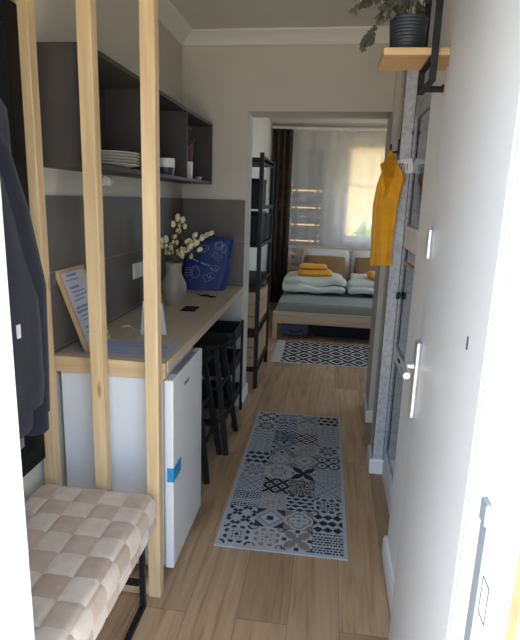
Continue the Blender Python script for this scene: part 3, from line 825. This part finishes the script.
def ivy():
    t = thing('ivy_plant', 'trailing ivy with brownish leaves growing in the ribbed black pot', 'plant', (.197, 1.765, 1.9605+.088))
    st = B(); lf = B(); rr = random.Random(11)
    def leaf(p, dirv, s):
        d = dirv.normalized(); sd = d.cross(Vector((0, 1, .2))).normalized(); n = sd.cross(d).normalized()
        out = [(0, 0), (-.10, .30), (.10, .62), (.36, .34), (.62, .48), (1.05, 0), (.62, -.48), (.36, -.34), (.10, -.62), (-.10, -.30)]
        c = lf.verts.new(p+d*s*.38-n*s*.06)
        v = [lf.verts.new(p+d*s*a+sd*s*b+n*s*rr.uniform(-.12, .12)) for a, b in out]
        for i in range(len(v)): lf.faces.new((c, v[i], v[(i+1) % len(v)]))
    vines = [[(-.02, -.01, 0), (-.05, -.03, .045), (-.085, -.04, .02), (-.10, -.05, -.03), (-.115, -.05, -.055), (-.125, -.045, -.075)],
             [(-.02, 0, 0), (-.06, 0, .06), (-.10, .01, .08), (-.13, .01, .06), (-.15, .0, .03)],
             [(0, -.01, 0), (-.02, -.03, .07), (-.05, -.04, .13), (-.10, -.05, .16)],
             [(.01, 0, 0), (.02, -.01, .08), (.04, -.02, .15)],
             [(.0, .01, 0), (-.005, .02, .08), (-.03, .03, .14)],
             [(.02, .01, 0), (.04, .02, .05), (.05, .04, .11)],
             [(-.01, -.02, 0), (-.035, -.04, .03), (-.05, -.05, .05), (-.065, -.055, .03), (-.07, -.055, .0)],
             [(.0, -.02, 0), (.0, -.04, .05), (-.01, -.05, .10)]]
    for vi, vn in enumerate(vines):
        pts = []
        for a, b_ in zip(vn, vn[1:]):
            for f in (0, .33, .66): pts.append(Vector(a).lerp(Vector(b_), f))
        pts.append(Vector(vn[-1])); tube(st, pts, .0016, 5)
        for i, p in enumerate(pts[2:]):
            for q in range(1 if i % 3 else 2):
                a = rr.uniform(0, 6.28)
                leaf(p+Vector((rr.uniform(-.006, .006), rr.uniform(-.01, .01), 0)), Vector((math.cos(a), rr.uniform(-.4, .3), math.sin(a)*.7-.3)), rr.uniform(.016, .027))
    obj('vines', st, 'stem', t, True); obj('leaves', lf, 'ivy', t)
ivy()

# ------------------------------------------------------------------ speckled frame / mirror panels in the recess
t = thing('panel_mirror', 'floor to ceiling mirror panel with speckled whitewashed frame on the right wall', 'mirror', (.40, 2.83, 0))
obj('frame_board', bx(-.076, -.020, -.030, -.018, .10, CE-.002, .001), 'speck', t)
bm = B(); box(bm, -.0785, -.0762, -.031, -.016, .10, CE-.002); box(bm, -.0198, -.0175, -.031, -.016, .10, CE-.002); obj('edge_strip', bm, 'black', t)
obj('backing_post', bx(-.0735, -.001, -.018, -.001, .10, CE-.002), 'speck', t)
obj('mirror_glass', bx(-.0055, 0.0015, -.735, -.021, .16, 1.93), 'darkmirror', t)
for (z0, z1) in ((.10, .165), (.715, .785), (1.30, 1.41), (1.925, 2.06)):
    obj('rail', bx(-.0155, -.0055, -.735, -.033, z0, z1, .001), 'washed' if z0 < 1.9 else 'speck', t)
obj('glazing_bar', bx(-.011, -.0055, -.735, -.033, 1.222, 1.236, .001), 'framewood', t)
bm = B(); box(bm, -.0225, -.0155, -.30, -.24, .755, .765, .001); obj('slot_handle', bm, 'mark', t)
obj('upper_panel', bx(-.010, .0015, -.735, -.033, 2.06, CE-.002), 'speck', t)
obj('latch', bx(-.030, -.012, -.052, -.0315, 1.03, 1.065, .002), 'black', t)
t = thing('folded_note', 'small white paper note with dark writing on the speckled frame', 'note', (.40, 2.797, 1.70))
bm = B(); box(bm, -.083, -.006, -.0015, .0, -.035, .035)
bmesh.ops.transform(bm, matrix=Matrix.Rotation(math.radians(-9), 4, 'Y'), space=Matrix.Translation((.045, 0, 0)), verts=bm.verts[:])
obj('paper', bm, 'tag', t)
bm = B()
for k in range(4): box(bm, -.072+.012*k, -.068+.012*k, -.0024, -.0016, -.018, .012)
box(bm, -.072, -.050, -.0024, -.0016, .010, .014); obj('writing', bm, 'mark', t)
# hook + towel
t = thing('coat_hook', 'black metal hook on the right wall above the mustard towel', 'hook', (.327, 2.86, 1.79))
bm = B(); box(bm, -.006, -.0005, -.010, .010, -.03, .045, .001); obj('back_plate', bm, 'black', t)
bm = B(); tube(bm, [(-.004, 0, -.015), (-.030, -.02, -.020), (-.048, -.070, -.018), (-.051, -.092, -.012), (-.051, -.096, .012)], .0045, 8); obj('hook_arm', bm, 'black', t, True)
def towel():
    t = thing('hanging_towel', 'mustard yellow towel hanging from the black hook beside the opening', 'towel', (.276, 2.768, 1.205))
    secs = [(.565, -.004, .008, .010), (.545, -.014, .018, .016), (.51, -.022, .035, .020), (.46, -.036, .076, .022), (.43, -.046, .088, .024), (.40, -.054, .070, .025), (.30, -.064, .056, .025),
            (.2, -.062, .052, .026), (.1, -.058, .050, .026), (0.03, -.055, .049, .024), (.0, -.053, .048, .022)]
    bm = B(); n = 40; rings = []
    ss = []
    for a, b_ in zip(secs, secs[1:]):
        for k in range(3): f = k/3; ss.append([a[j]*(1-f)+b_[j]*f for j in range(4)])
    ss.append(list(secs[-1]))
    for z, x0, x1, th in ss:
        cx = (x0+x1)/2; rx = (x1-x0)/2; ring = []
        for k in range(n):
            a = 2*PI*k/n; c, s = math.cos(a), math.sin(a)
            px = cx+rx*math.copysign(abs(c)**.6, c)
            amp = min(1, (.565-z)/.15)
            py = th*math.copysign(abs(s)**.6, s)*(1+.45*amp*math.sin(px*95+z*4))+.010*amp*math.sin(px*60+1)
            py *= 1-.75*amp*math.exp(-((px-.004)/.010)**2)
            p = Vector((px, py, z-.02*abs(c)*(z < .03)*0)); p += Vector(noise.noise_vector(p*11))*.004*amp
            ring.append(bm.verts.new(p))
        rings.append(ring)
    for a, b_ in zip(rings, rings[1:]):
        for k in range(n): bm.faces.new((a[k], b_[k], b_[(k+1) % n], a[(k+1) % n]))
    bm.faces.new(rings[0]); bm.faces.new(rings[-1][::-1]); bmesh.ops.recalc_face_normals(bm, faces=bm.faces[:])
    obj('towel_cloth', bm, 'yellow', t, True)
    # folded over flap
    bm = B()
    def fl(u, v):
        x = -.050+.075*u*(1-.5*v)+.035*v; z = .545-.155*v*(1-.35*u)-.09*(1-v)*(1-u)*.5; y = -.034-.006*math.sin(u*PI)
        return Vector((x, y+.010*(1-v)*0, z))
    grid_surface(bm, fl, 8, 8)
    r = bmesh.ops.solidify(bm, geom=bm.faces[:], thickness=.004)
    obj('folded_flap', bm, 'yellow', t, True)
    bm = B(); tube(bm, [(0, 0, .56), (-.004, 0, .58), (0, 0, .598), (.004, 0, .58), (0, 0, .56)], .002, 6); obj('hanging_loop', bm, 'yellow', t, True)
towel()

# ------------------------------------------------------------------ patchwork rug
def patch_rug():
    L_, W_ = 1.545, .595; bo = .018; nx, ny = 4, 10
    K = 26
    cw = (W_-2*bo)/nx/K; cl = (L_-2*bo)/ny/K
    Bs, NV, BK, GR, TP, BL, CR = range(7)
    def f_floral(a, b, c1, c2):
        r = math.hypot(a, b); th = math.atan2(b, a)
        if r < .16: return c1
        if r < .22: return Bs
        pet = abs(math.cos(4*th)); p2 = abs(math.sin(4*th))
        if .26 < r < .26+.30*pet: return c2 if pet > .88 else c1
        if .50 < r < .62+.30*p2 and p2 > .45: return c2 if r < .68 else c1
        q = math.hypot(abs(a)-1, abs(b)-1)
        if q < .18: return c2
        if .26 < q < .40: return c1
        return Bs
    def f_tri(a, b, c1, n=9):
        u, v = (a+1)/2*n, (b+1)/2*n; return c1 if (abs((u+.5*(int(v) % 2)) % 1-.5) < .36 and (v % 1) < .58) else Bs
    def f_lattice(a, b, c1, n=3, t=.24):
        u, v = (a+b)*n/2, (a-b)*n/2; fu, fv = abs(u-round(u)), abs(v-round(v))
        if min(fu, fv) < t/2: return c1
        if abs(fu-.5) < .12 and abs(fv-.5) < .12: return c1
        return Bs
    def f_oval(a, b, c1, n=3, s=1.0):
        u, v = (a+1)/2*n, (b+1)/2*n*s; r = int(v); fu = (u+.5*(r % 2)) % 1-.5; fv = v % 1-.5
        return c1 if abs(fu)/.54+abs(fv)/.48 < 1 else Bs
    def f_windmill(a, b, c1, c2):
        r = math.hypot(a, b); th = (math.atan2(b, a)+PI/4) % (PI/2)-PI/4
        if abs(abs(a)-abs(b)) < .40*min(1, r*2.2, 3*(1-r*.75)) and r < 1.25: return c1
        if abs(a)+abs(b) > 1.6 or (abs(a) > .72 and abs(b) < .16) or (abs(b) > .72 and abs(a) < .16): return c2
        return Bs
    def f_diam(a, b, c1):
        s = abs(a)+abs(b)
        if .72 < s < .9: return GR
        if s > 1.25: return c1
        r = math.hypot(a, b); th = math.atan2(b, a)
        if r < .16+.12*abs(math.cos(4*th)): return c1
        if s > .9: return BL
        return Bs
    def f_quatre(a, b, c1, c2):
        d = min(math.hypot(abs(a)-.38, b), math.hypot(a, abs(b)-.38))
        if .34 < d < .46: return c1
        if d > .62: return c1
        if math.hypot(a, b) < .14: return c1
        if d < .1: return c2
        if math.hypot(abs(a)-1, abs(b)-1) < .3: return c2
        return Bs
    def f_wave(a, b, c1, n=3.5):
        v = (b+1)/2*n+.28*math.sin(a*PI*2.5); return c1 if v % 1 < .42 else Bs
    def f_cross(a, b, c1):
        u, v = (a+1)/2*3, (b+1)/2*3; fu, fv = u % 1-.5, v % 1-.5
        s = 1 if (int(u)+int(v)) % 2 else -1
        return c1 if abs(fu-s*fv) < .30 and .12 < abs(fu+s*fv) < .86 else Bs
    def f_noise(a, b, c1, c2, p=.5):
        h = noise.noise(Vector((a*9, b*9, c1))); return c1 if h > (.5-p) else (c2 if h > -.25 else Bs)
    def f_circ(a, b, c1):
        u, v = (a+1), (b+1); fu, fv = u % 1-.5, v % 1-.5; r = math.hypot(fu, fv)
        if .36 < r < .5: return c1
        if r < .12: return c1
        return Bs
    cols = [
     [lambda a, b: f_floral(a, b, NV, BL), lambda a, b: f_cross(a, b, NV), lambda a, b: f_tri(a, b, NV), lambda a, b: f_lattice(a, b, GR, 3), lambda a, b: f_floral(a, b, GR, GR),
      lambda a, b: f_oval(a, b, NV, 3), lambda a, b: f_tri(a, b, GR, 11), lambda a, b: f_wave(a, b, GR), lambda a, b: f_floral(a, b, TP, NV), lambda a, b: f_cross(a, b, NV)],
     [lambda a, b: f_floral(a, b, TP, BL), lambda a, b: f_diam(a, b, NV), lambda a, b: f_noise(a, b, BL, GR, .55), lambda a, b: f_lattice(a, b, BK, 2, .38), lambda a, b: f_floral(a, b, BL, TP),
      lambda a, b: f_quatre(a, b, TP, BL), lambda a, b: f_windmill(a, b, GR, BK), lambda a, b: f_noise(a, b, GR, NV, .45), lambda a, b: f_wave(a, b, NV), lambda a, b: f_tri(a, b, NV, 7)],
     [lambda a, b: f_windmill(a, b, TP, NV), lambda a, b: f_quatre(a, b, TP, GR), lambda a, b: f_oval(a, b, NV, 3, 1.6), lambda a, b: f_noise(a, b, TP, BK, .5), lambda a, b: f_windmill(a, b, BK, TP),
      lambda a, b: f_diam(a, b, GR), lambda a, b: f_noise(a, b, BL, TP, .5), lambda a, b: f_lattice(a, b, BK, 2, .3), lambda a, b: f_noise(a, b, BL, GR, .5), lambda a, b: f_windmill(a, b, GR, GR)],
     [lambda a, b: f_tri(a, b, NV, 8), lambda a, b: f_oval(a, b, BK, 3), lambda a, b: f_floral(a, b, NV, GR), lambda a, b: f_lattice(a, b, GR, 3), lambda a, b: f_tri(a, b, GR, 10),
      lambda a, b: f_circ(a, b, NV), lambda a, b: f_floral(a, b, GR, NV), lambda a, b: f_wave(a, b, GR, 5), lambda a, b: f_tri(a, b, GR, 11), lambda a, b: f_oval(a, b, BK, 3)]]
    bm = B(); th = .006
    xs = [-W_/2]+[-W_/2+bo+i*cw for i in range(nx*K+1)]+[W_/2]
    ys = [0]+[bo+j*cl for j in range(ny*K+1)]+[L_]
    V = [[bm.verts.new((x, y, th)) for y in ys] for x in xs]
    for i in range(len(xs)-1):
        for j in range(len(ys)-1):
            f = bm.faces.new((V[i][j], V[i+1][j], V[i+1][j+1], V[i][j+1]))
            ii, jj = i-1, j-1
            if 0 <= ii < nx*K and 0 <= jj < ny*K:
                tx, ty = ii//K, jj//K; a = ((ii % K)+.5)/K*2-1; b_ = ((jj % K)+.5)/K*2-1
                f.material_index = cols[tx][ty](a, b_)
    box(bm, -W_/2, W_/2, 0, L_, 0, th-.0005)
    o = obj('runner_rug', bm, ['ruginterior', 'rugnavy', 'rugblack', 'ruggrey', 'rugtaupe', 'rugblush', 'rugcream'])
    o.location = (-.1285, 2.025, .0005); o.rotation_euler = (0, 0, 0.004)
    tag(o, 'grey runner rug printed with patchwork tile patterns in the hall', 'rug')
patch_rug()
def diamond_rug():
    bm = B(); W_, L_ = 1.42, .80; th = .007
    t = thing('diamond_rug', 'black and cream diamond patterned rug in front of the bed', 'rug', (-.385, 4.79, .0005), .012)
    nx, ny = 176, 100
    V = [[bm.verts.new((W_*i/nx, L_*j/ny, th)) for j in range(ny+1)] for i in range(nx+1)]
    for i in range(nx):
        for j in range(ny):
            f = bm.faces.new((V[i][j], V[i+1][j], V[i+1][j+1], V[i][j+1]))
            x = W_*(i+.5)/nx; y = L_*(j+.5)/ny
            u = abs(((x/.215) % 1)-.5)*2; v = abs(((y/.266) % 1)-.5)*2; s = u+v
            if j < 2 or j >= ny-2: f.material_index = 0
            else: f.material_index = 1 if (s*1.5+.25) % 1 > .38 else 0
    box(bm, 0, W_, 0, L_, 0, th-.0005)
    obj('rug_pile', bm, ['rugcream', 'rugblack'], t)
    bm = B(); rr = random.Random(2)
    for j in range(95):
        y = L_*(j+.5)/95; dy = rr.uniform(-.012, .012)
        tube(bm, [(.0, y, .004), (-.045, y+dy*.5, .004), (-.085-rr.uniform(0, .012), y+dy, .003)], .0028, 4)
    o = obj('fringe', bm, 'fringe', t); o['kind'] = 'stuff'
diamond_rug()

# ------------------------------------------------------------------ black shelving unit with crates (bedroom)
EX0, EX1, EY0, EY1, EH = -.84, -.512, 4.04, 4.80, 1.855
t = thing('shelving_unit', 'tall black shelving unit just behind the opening on the left', 'shelf unit', (EX0, EY0, 0))
w, l = EX1-EX0, EY1-EY0; p = .032
for a in (0, w-p):
    for b_ in (0, l-p): obj('post', bx(a, a+p, b_, b_+p, 0, EH, .002), 'black', t)
SH = (.14, .465, .84, 1.15, 1.44, 1.79)
for z in SH: obj('shelf_board', bx(.002, w-.002, .003, l-.003, z, z+.028, .001), 'blackwood', t)
for z in (.14, .465, 1.79):
    obj('side_beam', bx(w-p+.002, w-.002, p, l-p, z-.008, z+.045, .001), 'black', t)
def crate(x, y, z, w, l, h, lab):
    t = thing('wooden_crate', lab, 'crate', (x, y, z), 0, 'wooden crates on the black shelving unit')
    for (a, b_, c_, d) in ((0, w, 0, .012), (0, w, l-.012, l)):
        bm = B(); n = 3; s = h/n
        for k in range(n): box(bm, a, b_, c_, d, k*s+.002, (k+1)*s-.004, .001)
        obj('end_panel', bm, 'crate', t)
    for xx in (0, w-.010):
        bm = B(); s = h/3
        for k in range(3): box(bm, xx, xx+.010, .012, l-.012, k*s+.002, (k+1)*s-.006, .001)
        obj('side_slats', bm, 'crate', t)
    obj('base_board', bx(.01, w-.01, .012, l-.012, 0, .008), 'crate', t)
    for yy in (-.004, l): obj('handle_slot', bx(w*.55, w*.62, yy, yy+.004, h*.15, h*.85, .001), 'mframe', t)
crate(EX0+.04, EY0+.04, .1695, .27, .33, .25, 'wooden crate on the bottom shelf of the black unit, nearer one')
crate(EX0+.04, EY0+.385, .1695, .27, .33, .25, 'wooden crate on the bottom shelf of the black unit, farther one')
crate(EX0+.04, EY0+.04, .4945, .27, .33, .30, 'wooden crate on the second shelf of the black unit, nearer one')
crate(EX0+.04, EY0+.385, .4945, .27, .33, .27, 'wooden crate on the second shelf of the black unit, farther one')
for y0, y1, z0, h, lab in ((.05, .36, 1.1785, .24, 'dark storage box on the fourth shelf of the black unit, nearer one'), (.40, .70, 1.1785, .22, 'dark storage box on the fourth shelf of the black unit, farther one'),
                           (.05, .34, 1.4685, .20, 'dark storage box on the upper shelf of the black unit')):
    t = thing('storage_box', lab, 'box', (EX0+.05, EY0+y0, z0), 0, 'dark boxes on the black shelving unit')
    obj('box_body', bx(0, .26, 0, y1-y0, 0, h-.03, .006), 'darkbox', t); obj('box_lid', bx(-.004, .264, -.004, y1-y0+.004, h-.03, h, .005), 'mframe', t)

# ------------------------------------------------------------------ bed
Y0, Y1, XB0, XB1 = 5.64, 7.62, -.56, 1.04
t = thing('double_bed', 'pine slatted double bed under the window', 'bed', (XB0, Y0, 0))
w, l = XB1-XB0, Y1-Y0
for x in (0, w-.05):
    obj('leg', bx(x, x+.05, 0, .035, 0, .315, .003), 'bedpine_z', t)
for x in (0, w/2-.02, w-.045):
    obj('headboard_post', bx(x, x+.045, l-.04, l, 0, .885, .003), 'bedpine_z', t)
obj('footboard', bx(.05, w-.05, .006, .030, .185, .315, .003), 'bedpine', t)
for x in (.006, w-.031): obj('side_rail', bx(x, x+.025, .036, l-.042, .185, .305, .003), 'bedpine', t)
for z in (.845, .74, .64, .54, .44): obj('headboard_slat', bx(-.005, w+.005, l-.062, l-.042, z, z+(.042 if z > .8 else .05), .003), 'bedpine', t)
for k in range(10): obj('bed_slat', bx(.032, w-.032, .08+k*.185, .15+k*.185, .215, .232), 'bedpine', t)
bm = softbox((w/2, l/2-.01, .33), (w-.075, l-.115, .19), .05, 12, .008, 4, .01)
o = obj('mattress', bm, 'sheet', None, True); o.location = (XB0, Y0, 0); tag(o, 'mattress with grey green fitted sheet in the pine bed', 'mattress')
TOPM = .458
def folded(x, y, w, l, h, lab, seed, grp, rz=0):
    t = thing('folded_duvet', lab, 'duvet', (x, y, TOPM), rz, grp)
    obj('lower_fold', softbox((0, 0, h*.28), (w, l, h*.5), h*.24, 18, .034, 5, .01, seed), 'duvet', t, True)
    obj('upper_fold', softbox((.01, .02, h*.72), (w*.96, l*.93, h*.5), h*.24, 18, .034, 5, .02, seed+3), 'duvet', t, True)
folded(-.15, 6.50, .74, .80, .16, 'folded white duvet on the left half of the bed, under two stacked yellow towels', 1, 'folded duvets on the bed', .03)
folded(.62, 6.50, .70, .80, .16, 'folded white duvet on the right half of the bed, next to the yellow towel roll', 8, 'folded duvets on the bed', -.02)
def roll(x, y, z, w, l, h, lab, seed):
    t = thing('yellow_towel', lab, 'towel', (x, y, z), .05, 'yellow towels on the bed')
    obj('towel_fold', softbox((0, 0, h/2), (w, l, h), h*.48, 10, .010, 9, .0, seed), 'yellow', t, True)
    obj('inner_fold', softbox((.01, -.02, h*.5), (w*.93, l*.99, h*.35), h*.17, 8, .004, 9, 0, seed+1), 'yellow', t, True)
roll(-.145, 6.42, .622, .42, .26, .075, 'mustard yellow folded towel on the left duvet, lower one', 2)
roll(-.165, 6.46, .698, .34, .22, .060, 'mustard yellow folded towel on the left duvet, upper one', 5)
roll(.66, 6.42, .622, .34, .26, .085, 'mustard yellow folded towel on the right duvet', 9)
R1 = Matrix.Rotation(math.radians(68), 3, 'X'); R2 = Matrix.Rotation(math.radians(62), 3, 'X')
for x, lab, s in ((-.02, 'large white pillow leaning on the headboard, left side', 1), (.66, 'large white pillow leaning on the headboard, right side', 4)):
    bm = pillow((0, 0, .18), .66, .46, .15, R1, 16, s); o = obj('white_pillow', bm, 'pillow', None, True); o.location = (x, 7.40, .47)
    tag(o, lab, 'pillow', 'white pillows against the headboard')
for x, lab, s in ((-.04, 'brown pillow on the left side of the bed', 2), (.65, 'brown pillow on the right side of the bed', 6)):
    bm = pillow((0, 0, .15), .58, .40, .13, R2, 16, s); o = obj('brown_pillow', bm, 'brownpil', None, True); o.location = (x, 7.16, .465)
    tag(o, lab, 'pillow', 'brown pillows in front of the white ones')
t = thing('underbed_box', 'dark fabric storage box under the bed', 'box', (-.10, 5.86, 0)); obj('box_body', bx(0, .95, 0, 1.1, .001, .17, .02), 'darkbox', t, True); obj('box_lid', bx(-.005, .955, -.005, 1.105, .15, .175, .01), 'darkbox', t, True)
t = thing('underbed_bag', 'bluish patterned storage bag under the left side of the bed', 'bag', (-.48, 5.80, 0)); obj('bag_body', softbox((.16, .4, .075), (.32, .8, .15), .04, 6, .006, 8), 'bluebox', t, True); bm = B(); tube(bm, [(.08, -.002, .08), (.12, -.012, .06), (.20, -.012, .06), (.24, -.002, .08)], .006, 6); obj('handle', bm, 'darkbox', t, True)

# ------------------------------------------------------------------ curtains and blind
def curtain(x0, x1, y, z0, z1, amp, freq, nu, seed, th=0):
    bm = B()
    def f(u, v):
        x = x0+(x1-x0)*u; z = z0+(z1-z0)*v
        k = .75+.35*noise.noise(Vector((x*3+seed, z*.6, 0)))
        ph = x*freq+1.2*noise.noise(Vector((x*2.0+seed, z*.35, 3)))
        return Vector((x, y+amp*k*math.sin(ph), z))
    grid_surface(bm, f, nu, 26)
    return bm
o = obj('sheer_curtain', curtain(-.60, 1.75, 7.765, .03, 2.46, .020, 30, 360, 0), 'sheer', None, True); tag(o, 'white sheer curtain across the bedroom window wall', 'curtain')
bm = curtain(-.86, -.575, 7.66, .02, 2.47, .042, 75, 90, 4)
bmesh.ops.solidify(bm, geom=bm.faces[:], thickness=.004)
o = obj('brown_curtain', bm, 'drape', None, True); tag(o, 'dark brown drape gathered at the left of the bedroom window', 'curtain')
t = thing('curtain_rail', 'slim ceiling curtain rail above the bedroom curtains', 'curtain rail', (.5, 7.71, 2.475)); obj('rail_track', bx(-1.37, 1.38, -.07, .07, 0, .022, .003), 'white', t); obj('rail_end', bx(1.38, 1.40, -.07, .07, 0, .022, .003), 'white', t)
t = thing('roller_blind', 'cream roller blind half lowered over the right bedroom window', 'blind', (.50, YW+.055, 2.30))
obj('blind_cloth', bx(-.27, .27, -.001, .001, -.55, 0), 'blind', t); bm = B(); tube(bm, [(-.28, 0, 0), (.28, 0, 0)], .02, 14); obj('roller_tube', bm, 'blind', t, True)
obj('bottom_bar', bx(-.27, .27, -.004, .004, -.57, -.55, .001), 'white', t)

# ------------------------------------------------------------------ outside
struct('ground', bx(-14, 14, -14, .59, -.22, -.12), 'ground')
struct('garden_ground', bx(-8, 10, 8.12, 22, -.22, -.12), 'ground')
struct('side_yard_ground', bx(2.25, 12, .8, 8.1, -.22, -.12), 'ground')
t = thing('neighbour_house', 'orange rendered house wall seen through the bedroom window', 'house', (1.0, 12.5, -.12))
obj('house_wall', bx(-4, 4, 0, .4, 0, 3.1), 'house', t)
bm = B(); extrude_profile(bm, [(-.35, 3.1), (.6, 3.1), (.6, 3.3), (.1, 3.75)], (-4.2, 0, 0), (4.2, 0, 0), out=Vector((0, 1, 0))); obj('roof', bm, 'facade', t)
bm = B(); rr = random.Random(3)
for k in range(26): blob(bm, (rr.uniform(-.32, .32), rr.uniform(-.3, .3), rr.uniform(.5, 1.25)), rr.uniform(.10, .16), 2, nz=.5, nf=9)
t = thing('garden_bush', 'green bush in front of the orange house wall outside the window', 'bush', (.74, 11.6, -.12)); obj('foliage', bm, 'bush', t, True)
bm = B(); tube(bm, [(0, 0, 0), (.02, 0, .6), (0, .03, 1.1)], [.04, .03, .02], 8); obj('trunk', bm, 'stem', t, True)

# ------------------------------------------------------------------ light
W = bpy.data.worlds.new('sky'); bpy.context.scene.world = W; W.use_nodes = True
bg = W.node_tree.nodes['Background']; bg.inputs[0].default_value = (.60, .77, 1.0, 1); bg.inputs[1].default_value = 4.0
sd = bpy.data.lights.new('sun', 'SUN'); sd.energy = 30; sd.angle = math.radians(.6); sd.color = (1, .93, .82)
so = bpy.data.objects.new('sun', sd); C.objects.link(so)
so.rotation_euler = Vector((-.75, .03, .66)).to_track_quat('Z', 'Y').to_euler()
def portal(name, loc, rot, sx, sy):
    a = bpy.data.lights.new(name, 'AREA'); a.shape = 'RECTANGLE'; a.size = sx; a.size_y = sy; a.cycles.is_portal = True
    o = bpy.data.objects.new(name, a); C.objects.link(o); o.location = loc; o.rotation_euler = rot
portal('doorway_portal', (-.12, .61, 1.06), (PI/2, 0, 0), .78, 2.1)     # emits along -Z -> +y
portal('window_portal', (.50, YW+.21, 1.65), (-PI/2, 0, 0), .6, 1.34)
portal('side_portal', (2.03, 5.9, 1.6), (0, PI/2, 0), 1.4, 2.0)  # sky portal for the added bedroom window
portal('shutter_portal', (-.36, YW+.21, 1.55), (-PI/2, 0, 0), .52, 1.5)

# ------------------------------------------------------------------ camera
cd = bpy.data.cameras.new('camera'); cam = bpy.data.objects.new('camera', cd); C.objects.link(cam)
vp = (331-260., -(201-320.), -525.)
yv = Vector(vp).normalized(); u = Vector((.034, 1, 0)).normalized()
u = (u+Vector((0, 0, -(u.dot(yv))/yv.z))).normalized(); xv = yv.cross(u)
R = Matrix((xv, yv, u)).to_4x4()
cam.matrix_world = Matrix.Translation((0, 0, 1.52)) @ R
cd.sensor_fit = 'HORIZONTAL'; cd.sensor_width = 36; cd.lens = 36*525/520; cd.clip_start = .02
sc = bpy.context.scene; sc.camera = cam
sc.view_settings.view_transform = 'Standard'; sc.view_settings.look = 'None'; sc.view_settings.gamma = 1
sc.view_settings.use_curve_mapping = False; sc.view_settings.exposure = 0.25
sc.cycles.max_bounces = 14; sc.cycles.diffuse_bounces = 10; sc.cycles.transparent_max_bounces = 12
